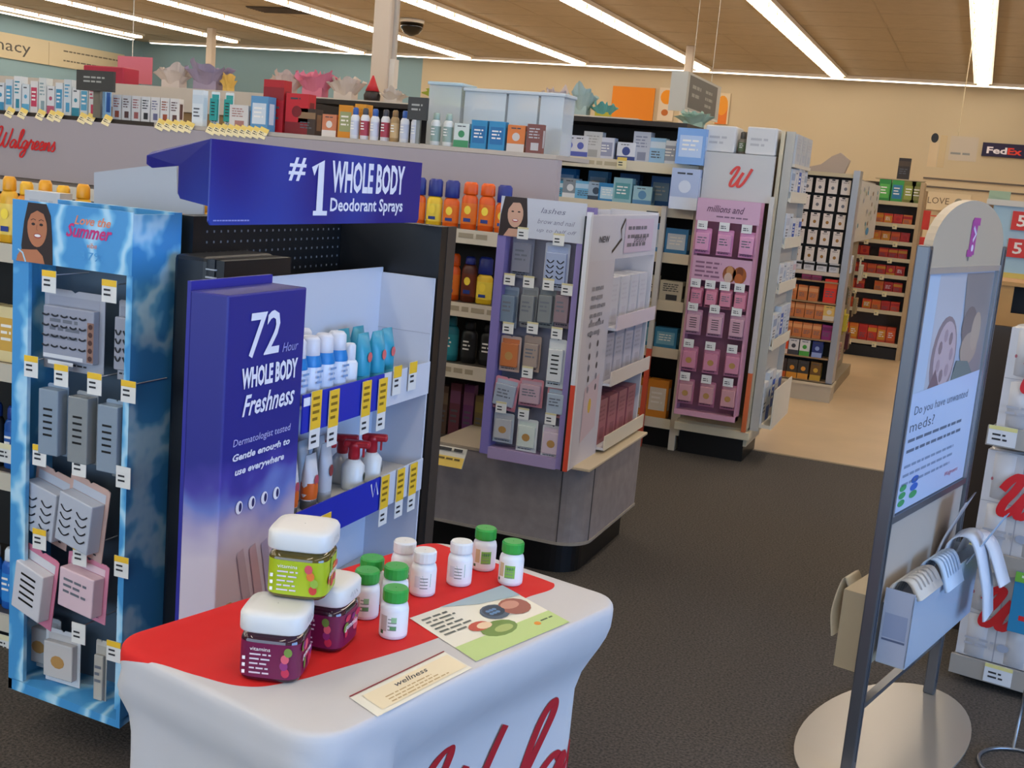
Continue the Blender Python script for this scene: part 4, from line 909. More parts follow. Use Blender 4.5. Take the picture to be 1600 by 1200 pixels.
b.text(T, .17, .1, .1, .02, 'lashes', mat('77778c'), 0, .3, .0008); b.text(T, .16, .06, .15, .018, 'brow and nail', mat('8a8a9c'), 0, .3, .0008); b.text(T, .16, .025, .16, .018, 'up to half off', mat('8a8a9c'), 0, .3, .0008)
b.build('header_card', t)
def hk(px, py, tg=True, **k): hook(PD, px, py, PY+.0, PY+.085, tg, **k)
for px, py in ((818, 360), (874, 370), (797, 432), (827, 436), (858, 440), (887, 448), (795, 508), (833, 508), (871, 516), (825, 577), (784, 632), (819, 642), (861, 650)): hk(px, py, w=.045, h=.045, top='d8cc9a', frac=.15)
def hp(px, py, parts, label, out=.02, r=0): p = aty(px, py, PY+out); inst('lash_pack', parts, (p.x, p.y, p.z), label, 'lash pack', 'packs on the purple display', (0, radians(r), radians(r)))
hp(820, 366, blister(.09, .17, '8f909c', '8b8c98', .015, 0, 1), 'plain grey pack, top left on the purple display', .05)
hp(873, 380, blister(.1, .18, 'b4b8c4', 'a4b0cc', .015, 1, 2), 'grey lash pack, top right on the purple display')
for k, (px, c, d, lb) in enumerate(((800, '9aa6b4', '7c8c9c', 'blue-grey slim pack'), (830, '9a9c9e', '8c8e8e', 'mid grey slim pack'), (858, '8f9492', '868a8a', 'dark grey slim pack'), (884, 'a08a8e', '948084', 'mauve slim pack'))): hp(px, 448, blister(.065, .16, c, d, .03, 0, k), lb+' in the second row of the purple display', .04)
hp(800, 525, blister(.085, .14, 'c8b0a4', 'c87848', .015, 2, 1), 'white nail pack with orange sample, third row of the purple display', .03); hp(834, 525, blister(.07, .14, 'b29a8c', 'a8968a', .02, 0, 2), 'beige pack in the middle of the third row', .04); hp(873, 530, blister(.07, .19, 'cdd0d0', 'd2d4d2', .02, 3, 3), 'white pack with black lashes, third row at right', .01)
hp(795, 590, blister(.1, .13, 'd68c98', 'a8b0bc', .02, 0, 4), 'pink pack with grey figure, fourth row at left', .02, 6); hp(832, 592, blister(.1, .11, 'd68c94', 'c0a4ac', .02, 0, 5), 'pink pack in the middle of the fourth row', .03); hp(872, 605, blister(.08, .12, 'd88c8c', 'a8b4c0', .02, 0, 6), 'pink pack, fourth row at right', .02)
hp(789, 645, blister(.085, .12, 'b8c0c6', 'bcbcbe', .012, 2, 1), 'white nail pack with brown sample, bottom left of the purple display', .02); hp(826, 655, blister(.085, .13, 'dcdcd8', 'd4dcd2', .012, 2, 2), 'white nail pack with green print, bottom middle', .02); hp(865, 665, blister(.085, .13, 'dcdad8', 'd8c4cc', .012, 2, 3), 'white nail pack with pink print, bottom right', .02)
# ================================================================== third run: cotton goods shelving with the pink end display
GD = thing('gondola_shelf', (-4.6, 7.0, 0), 'cream shelving run with blue cotton packs behind the white side display', 'shelving')
b = MB(); b.box(0, 3.02, .45, .5, 0, 1.98, mat('2b2018', .6)); b.box(3.0, 3.04, 0, .5, 0, 1.98, mat('cdbfa6', .5)); b.build('back_panel', GD)
b = MB(); b.box(0, 3.0, .05, .45, 0, .12, BLACK); b.build('kick_base', GD)
b = MB(); b.box(.3, 2.9, -.01, .45, 1.955, 1.985, mat('241a12', .5)); b.build('top_shelf_board', GD)
for z in (1.73, 1.475, 1.2, .91, .62, .18):
    b = MB(); b.box(0, 3.0, 0, .45, z-.02, z, mat('4a3c2c', .5)); b.box(0, 3.0, -.012, 0, z-.05, z+.012, mat('d8cbb0', .5)); b.lines(FY(0, -.0125, 0), .2, z-.005, 2.7, 1, .04, mat('b7a888'), .6, seed=int(z*77)); b.build('shelf', GD)
for px, py in ((868, 241), (972, 251)):
    p = aty(px, py, 6.98); put(tagmesh(.06, .07, top='e8c458', body='e8d9a8'), 'price_tag', GD, (p.x+4.6, -.02, p.z+.02))
def at_px(lst, Y, z, name, where, cat, grp):
    for k, (px, w, h, kind, c, d, wd) in enumerate(lst):
        p = aty(px, 250, Y); parts = kind if isinstance(kind, list) else carton(w, .07, h, c, d, kind, k % 5)
        inst(name, parts, (p.x, Y, z), '%s, %s from left on %s' % (wd, nth(k), where), cat, grp, (0, 0, random.uniform(-.08, .08)))
at_px([(890, .1, .14, 1, 'd6d4d8', '5a64b0', 'white and blue pack'), (908, .1, .14, 1, 'd8d6d8', '5a64b0', 'white and blue pack'), (926, .12, .17, 3, 'cfcbc4', 'a8a49c', 'grey-white pack'), (948, .1, .14, 2, 'd4d4dc', '9a9cb0', 'white pack with grey panel'), (980, .12, .12, 1, 'dcdde2', '3c4c8a', 'white pack with dark dot'), (1003, .11, .19, 3, 'c2c4cc', '8a8ea0', 'tall grey pack'), (1028, .1, .16, 0, '9cc4e0', 'd0dce6', 'light blue pack'), (1048, .1, .15, 2, 'dcdee2', 'a0a4b0', 'white pack'), (1066, .08, .16, 0, 'd0d8e2', '90b0d8', 'pale pack')],
      7.08, 1.73, 'cotton_pack', 'the upper cotton shelf', 'cotton pack', 'packs on the upper cotton shelf')
inst('cotton_bag', carton(.17, .07, .21, '7fa8dc', 'b8cce8', 2), (aty(1082, 260, 7.02).x, 6.95, 1.745), 'large light blue cotton bag hanging at the end of the upper shelf', 'bag')
at_px([(878, .1, .11, 0, '4f9cb8', 'c0d4d8', 'teal-blue pack'), (898, .1, .13, 1, '8a9298', 'e0e2e2', 'grey pack with white foot'), (920, .12, .12, 0, '6fb0d2', 'b8d4e4', 'light blue pack'), (938, .1, .12, 1, 'a0b4c4', '3a4a5a', 'pale pack with dark spots'), (957, .12, .12, 2, '2f7fb0', 'bcd8e0', 'strong blue pack'), (980, .12, .16, 2, '8fb8bc', '5a9a9c', 'sea green pack'), (1012, .12, .12, 1, '9cc0c8', '5a8ab0', 'pale teal pack')],
      7.06, 1.475, 'cotton_pack', 'the second cotton shelf', 'cotton pack', 'packs on the second cotton shelf')
for k, (px, c) in enumerate(((890, '2f7fb0'), (940, '6aa4c4'), (990, '3a6a9c'), (1040, '4f86cc'))): inst('cotton_pack', carton(.13, .08, .19, c, 'a8c8dc', 2, k), (aty(px, 250, 7.3).x, 7.3, 1.475), 'blue pack in the rear row of the second cotton shelf, %s from left' % nth(k), 'cotton pack', 'rear packs on the second cotton shelf')
inst('cotton_bag', carton(.17, .07, .24, 'aebcd8', 'd4dae6', 1), (aty(1074, 300, 6.98).x, 6.93, 1.48), 'pale blue cotton bag bulging over the end of the second shelf', 'bag')
for z, lst, wh in ((1.2, [(.16, '3f82b4', 'd0d8de', 2, 'blue pack with white top')], 'third'), (.91, [(.13, 'c9bfa8', '3a3a3c', 3, 'cream pack')], 'fourth'), (.91, [], ''), (.62, [(.13, '3a82a8', '7ab0c4', 2, 'blue carton')], 'fifth')):
    for h, c, d, st, wd in lst:
        for k, x in enumerate((-2.02, -1.86, -1.70)): inst('cotton_pack', carton(.14, .08, h+.02*(k % 2), c, d, st, k), (x, 7.08, z), '%s on the %s cotton shelf, %s from left' % (wd, wh, nth(k)), 'cotton pack', 'packs on the %s cotton shelf' % wh)
for k, x in enumerate((-1.99, -1.85, -1.71)): inst('orange_box', carton(.13, .08, .24, 'd98a2c', 'e0d8c8', 2, k), (x, 7.08, .18), 'orange and white carton on the lowest cotton shelf, %s from left' % nth(k), 'carton', 'orange cartons on the lowest cotton shelf')
b = MB(); b.box(0, .03, 0, .03, 0, .62, mat('d2553a', .5)); b.box(0, .03, 0, .03, .62, 1.49, mat('c6c0b6', .5)); tag(b.build('corner_strip', None, (-1.79, 6.95, 0)), 'narrow post, cream above and orange below, left of the pink display', 'corner strip')
# end fixture of the third run
EX0, EX1, EY = -1.56, -1.12, 6.95
t = thing('end_fixture', (EX0, EY, 0), 'cream end fixture carrying the pink display and the red W board', 'store fixture'); ED = t
w_ = EX1-EX0; cm = mat('cfbf9e', .5)
b = MB(); b.box(0, .02, .04, .5, .1, 1.98, cm); b.box(w_-.02, w_, .04, .5, .1, 1.98, cm); b.box(.02, w_-.02, .46, .5, .1, 1.98, mat('6a5a42')); b.build('frame', t)
b = MB(); b.box(0, w_+.02, -.02, .5, .15, .2, mat('d8c8a6', .45), bev=.004); b.box(.01, w_, .0, .5, .2, .215, mat('b6a688')); b.build('base_shelf', t)
b = MB(); b.box(.02, w_-.02, .06, .5, 0, .15, BLACK); b.build('kick_base', t)
b = MB(); b.box(w_-.03, w_-.004, -.03, -.005, .2, .56, mat('d86a34')); b.box(w_-.03, w_-.004, -.03, -.005, .56, 1.6, mat('c9c4ba')); b.build('corner_strip', t)
b = MB(); b.box(.0, w_-.03, -.01, .02, 1.56, 1.83, mat('c4c2bf', .5)); script(b, FY(0, -.012, 0), 'W', .15, 1.64, .11, mat('d6423c'), .13, .3); b.build('logo_board', t)
def padd(x0, x1, z0, z1, y0, y1, lb, c='cfcdca'):
    b = MB(); b.box(0, x1-x0, 0, y1-y0, 0, z1-z0, mat(c, .5), bev=.008); b.lines(FY(0, -.0005, 0), (x1-x0)*.15, (z1-z0)*.6, (x1-x0)*.6, 2, (z1-z0)*.2, mat('b2b0b0')); tag(b.build('bulk_pack', None, (x0, y0, z0)), lb, 'pack')
padd(-1.58, -1.4, 1.832, 1.985, 6.97, 7.2, 'left grey-white pack above the red W board'); padd(-1.335, -1.16, 1.832, 1.99, 6.97, 7.2, 'right grey-white pack above the red W board')
inst('small_bottle', bottle(.025, .13, '8a8070', '4a4640', '6a7a5a', 1, .3), (-1.37, 7.05, 1.832), 'dark little bottle between the two grey-white packs', 'bottle')
pk = mat('c78ea4', .5)
t = thing('hanging_display', (EX0+.015, 6.82, 0), 'pink cardboard display of beauty packs on the cream end fixture', 'display'); KD = t; kx = EX0+.015; wk = w_-.07
b = MB(); b.box(0, wk, .095, .11, .29, 1.56, pk); b.box(0, .012, 0, .095, .29, 1.44, pk); b.box(wk-.012, wk, 0, .095, .27, 1.44, pk); b.box(.012, wk-.012, .085, .095, .3, 1.44, mat('8f5a70', .6)); b.box(0, wk, -.006, .095, .27, .30, mat('d09aae', .5)); b.build('tray', t)
b = MB(); b.box(0, wk, -.006, 0, 1.43, 1.56, mat('cfa6bd', .5)); T = FY(0, -.0065, 1.43); b.text(T, .06, .055, .22, .04, 'millions and', mat('6a4a60'), .01, .35); b.lines(T, .12, .035, .2, 1, .02, mat('8a6a80')); b.build('header_card', t)
b = MB(); b.box(0.012, wk-.012, -.004, 0, 1.085, 1.225, mat('cfa2b8', .5)); T = FY(0, -.0045, 1.085); b.lines(T, .03, .11, .16, 4, .026, mat('8a5f78'))
for cx in (.235, .295): b.disc(T, cx, .05, .04, .05, mat('a3581f' if cx > .25 else '8a4a22')); b.disc(T, cx, .07, .02, .03, mat('7a3c18' if cx > .25 else 'c08a5a'), .0012); b.disc(T, cx-.005, .03, .024, .03, mat('b9622a' if cx > .25 else 'cbb0a0'), .0014)
b.build('picture_card', t)
rows = [(1.40, 3, .15, 'd98cb4', 'dca0c0', 'top', 0), (1.06, 4, .12, 'b8657e', 'd88aa0', 'second', 0), (.92, 3, .15, 'c48ca4', 'd2a8b6', 'third', 3), (.70, 3, .15, 'b9708a', 'cf8aa0', 'fourth', 2), (.50, 3, .15, 'b8708a', 'cf9aa0', 'bottom', 2)]
for z, n, h, c, d, wn, st in rows:
    for k in range(n):
        x = .055+(wk-.11)*k/(n-1)
        b = MB(); b.tube([(0, .085, 0), (0, 0, 0)], .003, mat('8a8d92', .3, 1), 6); b.build('peg', t, (x, .0, z))
        put(tagmesh(.06, .05, top='e8e6e2', body='e6e4e0'), 'price_tag', t, (x-.01, -.012, z+.03))
        inst('beauty_pack', blister(.095 if n == 3 else .075, h, c, d, .025, st, k), (kx+x, 6.82+.012, z-.012), 'pink beauty pack, %s of %s in the %s row of the pink display' % (nth(k), {3: 'three', 4: 'four'}[n], wn), 'beauty pack', 'packs on the pink display', (0, 0, random.uniform(-.1, .1)))
# side of the end fixture towards the aisle
t = thing('side_rack', (-1.1, 7.02, 0), 'cream side rack of white health packs, facing the main aisle', 'rack')
b = MB(); b.box(-.015, 0, 0, .72, .2, 1.98, mat('b9b3a8', .5)); b.box(0, .035, 0, .02, .2, 1.98, mat('b8b2a6')); b.box(0, .035, .70, .72, .2, 1.84, mat('b8b0a2')); b.build('back_panel', t)
for z, d in ((1.60, .045), (1.33, .045), (1.06, .045), (.72, .05), (.24, .10)):
    b = MB(); b.box(0, d, .02, .7, z-.02, z, mat('d6cbb4', .45)); b.box(d, d+.006, .02, .7, z-.025, z+(.04 if z > .3 else .22), mat('dcd2bc', .45)); b.build('shelf', t)
rnd = random.Random(5)
for zi, (z, h) in enumerate(((1.60, .2), (1.33, .18), (1.06, .18), (.72, .22), (.24, .3))):
    for k in range(5):
        c = rnd.choice(['cfd2d6', 'd8d8d6', 'c6ccd2', 'd4d0cc']); d = rnd.choice(['2f56a8', 'b8bcc4', '8fa0b8', 'c4a8b0', '9aa4b0'])
        inst('health_pack', carton(.12, .04, h*rnd.choice([.85, 1]), c, d, k % 4, k % 4), (-1.1+.022, 7.02+.09+.13*k, z), 'white health pack on the %s side rack shelf, %s from the front' % (['top', 'second', 'third', 'fourth', 'bottom'][zi], nth(k)), 'health pack', 'white packs on the cream side rack', (0, 0, pi/2))
for k in range(3): inst('bulk_pack', carton(.2, .045, .17, 'bcbcba', 'b0b4b8', 3, k), (-1.075, 7.14+.22*k, 1.80), 'bulky white pack on top of the side rack, %s from the front' % nth(k), 'pack', 'packs on top of the side rack', (0, 0, pi/2))
b = MB(); b.box(0, .05, 0, .68, 1.78, 1.8, mat('d0c6b2')); tag(b.build('cap_shelf', None, (-1.1, 7.04, 0)), 'cream cap shelf on top of the side rack', 'shelf')

# ================================================================== fourth run: jewellery cards over orange boxes
FX0, FX1, FYy = -1.40, -.975, 9.7
t = thing('end_fixture', (FX0, FYy, 0), 'end fixture with white cards above and orange boxes below', 'store fixture')
w_ = FX1-FX0
b = MB(); b.box(0, w_, .12, .2, .1, 1.80, mat('15120f', .6)); b.box(-.01, .02, 0, .2, .1, 1.82, mat('cfc6b4')); b.box(-.01, w_+.03, 0, .2, 1.80, 1.83, mat('b9ad8e')); b.build('back_panel', t)
b = MB(); b.box(w_-.005, w_+.045, -.02, .2, .12, 1.86, mat('a9acb0', .3, .4)); b.build('right_upright', t)
b = MB(); b.box(-.02, w_+.05, -.06, .2, .0, .15, mat('b9aa90', .5)); b.box(-.03, w_+.06, -.07, .2, .13, .15, mat('cdbd9c', .5)); b.build('base', t)
for z in (.97, .8, .66, .5, .35, .16):
    b = MB(); b.box(.02, w_, -.02, .12, z-.012, z, mat('9a7a54')); b.build('shelf', t)
for r_ in range(5):
    for c_ in range(4):
        x = FX0+.07+.1*c_-.004*r_; z = 1.78-.137*r_
        def f(c_=c_, r_=r_):
            b = MB(); b.slab([(-.036, -.115), (.036, -.115), (.036, 0), (-.036, 0)], 0, .004, mat('d4c8bc', .5), FY(0, 0, 0)); T = FY(0, -.0045, 0); b.disc(T, 0, -.07, .013, .014, mat('9a6a2a' if (r_ > 1) else '6a6a70'), n=8); b.lines(T, -.022, -.02, .044, 1, .014, mat('8a8078')); b.rect(T, -.012, .012, -.012, -.002, BLACK); return b.mesh('jewellery_card')
        inst('jewellery_card', [('card', cached(('jc', c_ % 2, r_ > 1), f))], (x, FYy+.03, z), 'white jewellery card, %s from left in the %s row' % (nth(c_), nth(r_)), 'card', 'jewellery cards on the black panel')
for k in range(4): inst('small_box', carton(.08, .06, .07, 'c8c4c2', '1a1a1a', 0, 1), (FX0+.065+.1*k, FYy+.05, 1.045), 'black and white strip box under the cards, %s from left' % nth(k), 'box', 'strip boxes under the cards')
b = MB(); b.box(0, .4, 0, .1, 0, .03, mat('c9b8a4')); tag(b.build('shelf_ledge', None, (FX0+.02, FYy, 1.013)), 'thin pale ledge under the strip boxes', 'ledge')
def grid(xs, z, w, h, c, d, st, lb, cat, row_): 
    for k, x in enumerate(xs): inst('snack_box', carton(w, .08, h, c, d, st, k % 3), (FX0+x, FYy+.04, z), '%s, %s from left in the %s box row' % (lb, nth(k), row_), cat, row_+' row of boxes')
grid((.16, .24), .97, .075, .04, '7a2446', '943a5e', 0, 'small plum box', 'box', 'plum'); 
for z, rn in ((.80, 'upper orange'), (.66, 'middle orange'), (.50, 'lower orange')): grid((.06, .14, .22, .30) if rn != 'upper orange' else (.06, .145, .23), z, .075, .12, 'c4713a', 'd8965e', 0, 'orange box', 'box', rn)
inst('snack_box', carton(.1, .08, .19, 'd8301c', 'e2581c', 0), (FX0+.36, FYy+.04, .80), 'tall red box at the right end of the orange boxes', 'box')
inst('snack_box', carton(.09, .08, .12, 'd8b05a', 'd4c4a8', 1), (FX0+.375, FYy+.03, .66), 'yellow and white box right of the middle orange row', 'box')
inst('snack_box', carton(.09, .08, .12, '8a2466', '6a1a50', 0), (FX0+.375, FYy+.04, .50), 'purple box right of the lower orange row', 'box')
for k, (x, c, d, lb) in enumerate(((.045, 'd8481c', 'd8c0a8', 'orange and white box'), (.13, 'cfcac4', '3a3a3e', 'white box'), (.22, 'd2ccc4', '4a9a3a', 'white box with green and orange'), (.32, '20306c', '8a9ac4', 'navy blue box'))): inst('snack_box', carton(.08, .08, .13, c, d, 1), (FX0+x, FYy+.03, .35), lb+' in the row under the orange boxes', 'box', 'row under the orange boxes')
for k, (x, c, d) in enumerate(((.05, '3a2c24', 'c8561c'), (.14, '3a342c', 'd88a24'), (.23, '34302a', 'd89030'), (.33, '6a4a1c', 'c89a30'))): inst('snack_bag', carton(.085, .08, .15, c, d, 1), (FX0+x, FYy+.03, .16), 'dark bag with orange dot on the lowest shelf, %s from left' % nth(k), 'bag', 'dark bags on the lowest shelf')
# run behind it with patterned bags on its aisle side
t = thing('gondola_shelf', (-1.45, 9.92, 0), 'shelving run behind the jewellery cards with pale patterned panel', 'shelving')
b = MB(); b.box(0, .42, 0, 1.55, .1, 1.28, mat('8f8678', .6)); b.box(0, .42, 0, 2.5, 1.28, 1.82, mat('8f8678', .6)); b.build('carcass', t)
b = MB(); b.box(.42, .47, 0.02, 2.5, 1.28, 1.80, mat('c4c2bd', .5)); T = FX(.4705, 0, 0); rnd = random.Random(2)
for k in range(26): b.disc(T, rnd.uniform(.1, 2.35), rnd.uniform(1.33, 1.75), .05, .022, mat(rnd.choice(['3f8fa8', '8a8a7a', '7a5a3a', 'a8b49a', '9aa0b0'])), off=.0006+.0001*k, n=8)
b.disc(T, 1.6, 1.36, .16, .035, mat('2f8ac0'), .004); b.build('patterned_panel', t)
b = MB(); b.box(-.02, .5, -.02, 1.57, 0, .1, mat('8a7c66')); b.build('base', t)
for k, (y, z, c, lb) in enumerate(((.2, 1.02, 'd0d4da', 'white clip strip card'), (.3, .75, '6a5a3c', 'brown hanging bag'), (.5, .5, 'c8b43a', 'yellow hanging bag'), (.2, .28, 'a87a70', 'dusty pink bag'), (.9, .3, '5a2c34', 'dark red bag'), (1.3, .9, 'c8c4b8', 'pale hanging bag'), (1.2, .6, '9a8a6a', 'tan hanging bag'))):
    inst('hanging_bag', blister(.16, .22, c, c, .03, 0, k), (-.975, 9.98+y, z+.2), lb+' on the aisle side behind the jewellery cards', 'bag', 'bags on the aisle side of the fourth run', (0, 0, pi/2))
# ================================================================== fifth run: orange candy shelves
t = thing('candy_shelf', (-1.25, 13.0, 0), 'distant shelf of orange and red candy packs down the aisle', 'shelving')
b = MB(); b.box(0, .62, .3, .35, 0, 1.86, mat('4a3a2a')); b.build('back_panel', t)
b = MB(); b.box(.62, .66, -.02, .35, 0, 1.88, mat('b59a72')); b.build('right_upright', t)
b = MB(); b.box(0, .62, .04, .3, 0, .12, BLACK); b.build('kick_base', t)
CZ = (1.645, 1.42, 1.235, 1.06, .88, .705, .50, .16)
for z in CZ:
    b = MB(); b.box(0, .62, 0, .3, z-.015, z, mat('6a543a')); b.box(0, .62, -.01, 0, z-.02, z+.02, mat('c6b592')); b.build('shelf', t)
rnd = random.Random(11)
for zi, z in enumerate(CZ[1:]):
    for k in range(2): put(tagmesh(.045, .05, top='e0cc90', body='e2d4a8'), 'price_tag', t, (.12+.27*k+rnd.uniform(-.03, .08), -.015, z+.01))
    for k in range(6):
        if rnd.random() < .13 and zi not in (0,): continue
        c = rnd.choice(['c8301a', 'd8421a', 'd24a1c', 'c2281a', 'd8701c']); inst('candy_pack', carton(.092, .1, .115 if z > .3 else .18, c, rnd.choice(['d8901c', 'e0601c', 'b82018']), rnd.randrange(3), k % 2), (-1.2+.097*k, 13.12, z), 'orange-red candy pack, %s shelf from the top, %s place from left' % (nth(zi), nth(k)), 'candy pack', 'candy packs on the distant shelf')
for k, (x, c, d) in enumerate(((-.99, '2f8a3a', '5ab04a'), (-.86, '3a9a44', '2f7aa0'), (-.74, '7a7a30', '9aa040'), (-.66, '6a7a34', '8a8a4a'))): inst('candy_bag', carton(.12, .08, .24, c, d, 2), (x, 13.12, 1.645), 'green bag on top of the candy shelf, %s from left' % nth(k), 'bag', 'green bags on the candy shelf')
inst('display_box', carton(.12, .1, .22, '2c221a', '4a3a2a', 0), (-.83, 13.2, 1.90), 'black box standing above the green bags', 'box'); 
b = MB(); b.box(0, .5, 0, .2, 0, .012, mat('b9a684')); tag(b.build('cap_board', None, (-1.1, 13.08, 1.888)), 'thin cap board over the green bags', 'shelf')
for k, z in enumerate((1.5, 1.22, .98, .75, .52, .28)): inst('candy_pack', carton(.12, .08, .2, 'd8361c', 'e06a1c', 0, k % 2), (-.54, 13.2, z-.1), 'red pack hanging on the aisle side of the candy shelf, %s from the top' % nth(k), 'candy pack', 'red packs beside the upright', (0, 0, pi/2))
b = MB(); b.box(0, .02, 0, .5, 0, 1.8, mat('a88c64')); tag(b.build('side_board', None, (-.59, 13.05, 0)), 'tan side board holding the hanging red packs', 'board')

# ================================================================== gift goods run at the back left
t = thing('gondola_shelf', (-13.5, 8.0, 0), 'long cream backed gift shelving run topped with tissue paper bags', 'shelving')
b = MB(); b.box(0, 11.2, 0, .05, 1.86, 2.05, mat('cfc4b6', .6)); b.box(0, 11.2, .05, .5, 2.03, 2.05, mat('b8a890', .6)); b.build('back_panel', t)
b = MB(); b.box(0, 11.2, 0.02, .5, 1.70, 1.86, mat('9a7a50', .6)); b.build('shelf_band', t)
b = MB(); b.box(0, 11.2, .02, .5, 0, 1.70, mat('b8a894', .6)); b.build('carcass', t)
def tissue(px, py0, py1, w_px, c, label, Y=8.25, z0=2.05, bag=None, seed=0, name='gift_bag'):
    p = aty(px, py1, Y); top = aty(px, py0, Y); q = aty(px+w_px/2, py1, Y); W_ = (q.x-p.x); H = max(.1, top.z-z0)
    rnd = random.Random(seed)
    t = thing(name, (p.x, Y, z0), label, 'gift bag')
    b = MB(); vs = []; fs = []; m_ = mat(c, .7); n_ = 40
    for layer, (lr, lh) in enumerate(((1.0, .8), (.72, 1.0), (.4, .9))):
        pk_ = [rnd.uniform(.55, 1.0) for _ in range(9)]; ph = rnd.uniform(0, 6); base = len(vs)
        for j in range(6):
            tt = j/5
            for k in range(n_):
                a = 2*pi*k/n_; pp = k/n_*9; f1 = pk_[int(pp) % 9]*(1-pp % 1)+pk_[(int(pp)+1) % 9]*(pp % 1)
                ruf = 1+.1*tt*sin(7*a+ph+2*tt)+.04*tt*sin(13*a+ph)
                hh = H*lh*tt*(f1+(1-f1)*(1-tt))*(.92+.08*sin(5*a+ph))
                vs.append((W_*lr*(.3+.7*tt**.8)*ruf*cos(a), .1*lr*(.4+.6*tt)*ruf*sin(a), max(0, hh)+H*.06))
        fs += [(base+j*n_+k, base+j*n_+(k+1) % n_, base+(j+1)*n_+(k+1) % n_, base+(j+1)*n_+k) for j in range(5) for k in range(n_)]
    for k in range(0):
        a = 2*pi*k/15+rnd.uniform(-.2, .2); rr = rnd.uniform(.55, 1.0); hh = H*rnd.uniform(.62, 1.0)*(1.1-.5*rr*abs(cos(a)))
        d_ = .09
        tip = (W_*rr*cos(a), d_*sin(a)*rr, hh); a2 = a+.45; a3 = a-.45; f_ = .45
        base = len(vs); vs += [(W_*f_*cos(a2), d_*f_*sin(a2), H*.05), (W_*f_*cos(a3), d_*f_*sin(a3), H*.05), (W_*.75*rr*cos(a-.3), d_*sin(a), hh*.55), tip, (W_*.75*rr*cos(a+.3), d_*sin(a), hh*.6), (0, 0, H*.25)]
        fs += [(base, base+1, base+2, base+4), (base+2, base+3, base+4), (base, base+4, base+5), (base+1, base+5, base+2)]
    b.add(vs, fs, m_); b.build('tissue_paper', t)
    b = MB(); b.box(-W_*.5, W_*.5, -.05, .05, 0, H*.32, mat(bag or c, .6)); b.build('bag', t)
tissue(272, 98, 133, 56, 'd0c4bc', 'white tissue gift bag next to the purple one', seed=1); tissue(325, 93, 137, 72, '9c90a8', 'purple tissue gift bag on the back run', seed=2); tissue(357, 112, 140, 14, 'd8b45c', 'slim yellow tissue bag beside the purple one', seed=3)
tissue(447, 108, 147, 46, 'cdb8b0', 'pale pink tissue bag left of the bright pink one', seed=4); tissue(492, 102, 150, 62, 'd0748c', 'bright pink tissue gift bag on the back run', seed=5); tissue(540, 115, 152, 56, 'ccbfb4', 'cream tissue bag right of the bright pink one', seed=6)
tissue(614, 135, 158, 40, 'cdc4ba', 'low cream tissue bag behind the white column', seed=7); tissue(703, 129, 160, 84, 'a8b83c', 'lime green tissue gift bag above the clear bins', seed=8); tissue(788, 140, 165, 60, 'c9c4c2', 'white tissue cone above the widest clear bin', seed=9)
tissue(868, 132, 172, 44, 'c0b4b4', 'mauve-grey tissue cone above the rightmost clear bin', seed=10); tissue(907, 130, 182, 46, 'a4b8b4', 'grey-green tissue gift bag left of the orange wall panel', seed=11); tissue(942, 156, 184, 40, '5fa4a0', 'teal tissue bag with yellow bag just left of the orange panel', bag='b8ac2c', seed=12)
t = thing('gift_shelf', (-2.9, 8.0, 0), 'dark gift shelf end behind the orange panel, carrying tissue bags', 'shelving'); b = MB(); b.box(.62, 1.3, 0, .5, 0, 2.02, mat('8a7a64')); b.build('carcass', t)
tissue(1085, 168, 190, 60, '9ab4a4', 'low green tissue bag beneath the hanging aisle sign', seed=13, z0=2.02, Y=8.2)
# little red-hatted figure
p = aty(581, 155, 8.2); t = thing('figurine', (p.x, 8.2, 2.05), 'small figure with a pointed red hat left of the column', 'figurine')
b = MB(); b.lathe([(.06, 0), (.065, .05), (.045, .09)], mat('2c2422'), n=12); b.build('body', t)
b = MB(); b.lathe([(.055, .08), (.03, .14), (.006, .2)], mat('c0202a'), n=12); b.build('hat', t)
# ================================================================== hanging signs
t = thing('hanging_sign', (-2.615, 10.0, 2.27), 'three-sided hanging aisle sign, white end and dark grey side', 'sign')
b = MB(); b.box(0, .145, 0, .02, -.02, .31, mat('b9bab2', .5)); b.build('end_face', t)
b = MB(); b.box(.125, .145, .02, 1.35, -.02, .31, mat('bcbab0', .5)); T = FX(.1455, 0, 0); b.rect(T, .08, 1.2, .02, .29, mat('5c5a54')); b.lines(T, .2, .22, .35, 2, .07, mat('9a988e'), off=.001); b.lines(T, .72, .22, .35, 3, .06, mat('9a988e'), off=.001, seed=3); b.rect(T, 0, 1.33, -.02, .0, mat('e0dccc'), .001); b.build('side_face', t)
b = MB(); b.tube([(.08, .4, .3), (.08, .4, CH-2.27)], .003, mat('b8b2a4', .4)); b.build('hanger', t); b = MB(); b.tube([(.1, 1.1, .3), (.1, 1.1, CH-2.27)], .003, mat('b8b2a4', .4)); b.build('hanger', t)
p = aty(183, 127, 9.0); q = aty(238, 90, 9.0)
t = thing('hanging_poster', (p.x, 9.0, p.z), 'pink poster hanging from a cord above the left shelves', 'poster'); w = q.x-p.x; h = q.z-p.z
b = MB(); b.box(0, w, 0, .008, -.01, h, mat('cf6f84', .6)); b.build('poster', t); b = MB(); b.tube([(w*.42, .004, h), (w*.42, .004, CH-p.z)], .004, mat('c8c8c0')); b.build('cord', t)
p = aty(158, 140, 8.3); b = MB(); b.box(0, .42, 0, .2, 0, .14, mat('a81c3c', .5), bev=.01); tag(b.build('gift_box', None, (p.x-.02, 8.1, 2.05)), 'crimson box lying below the pink hanging poster', 'box')
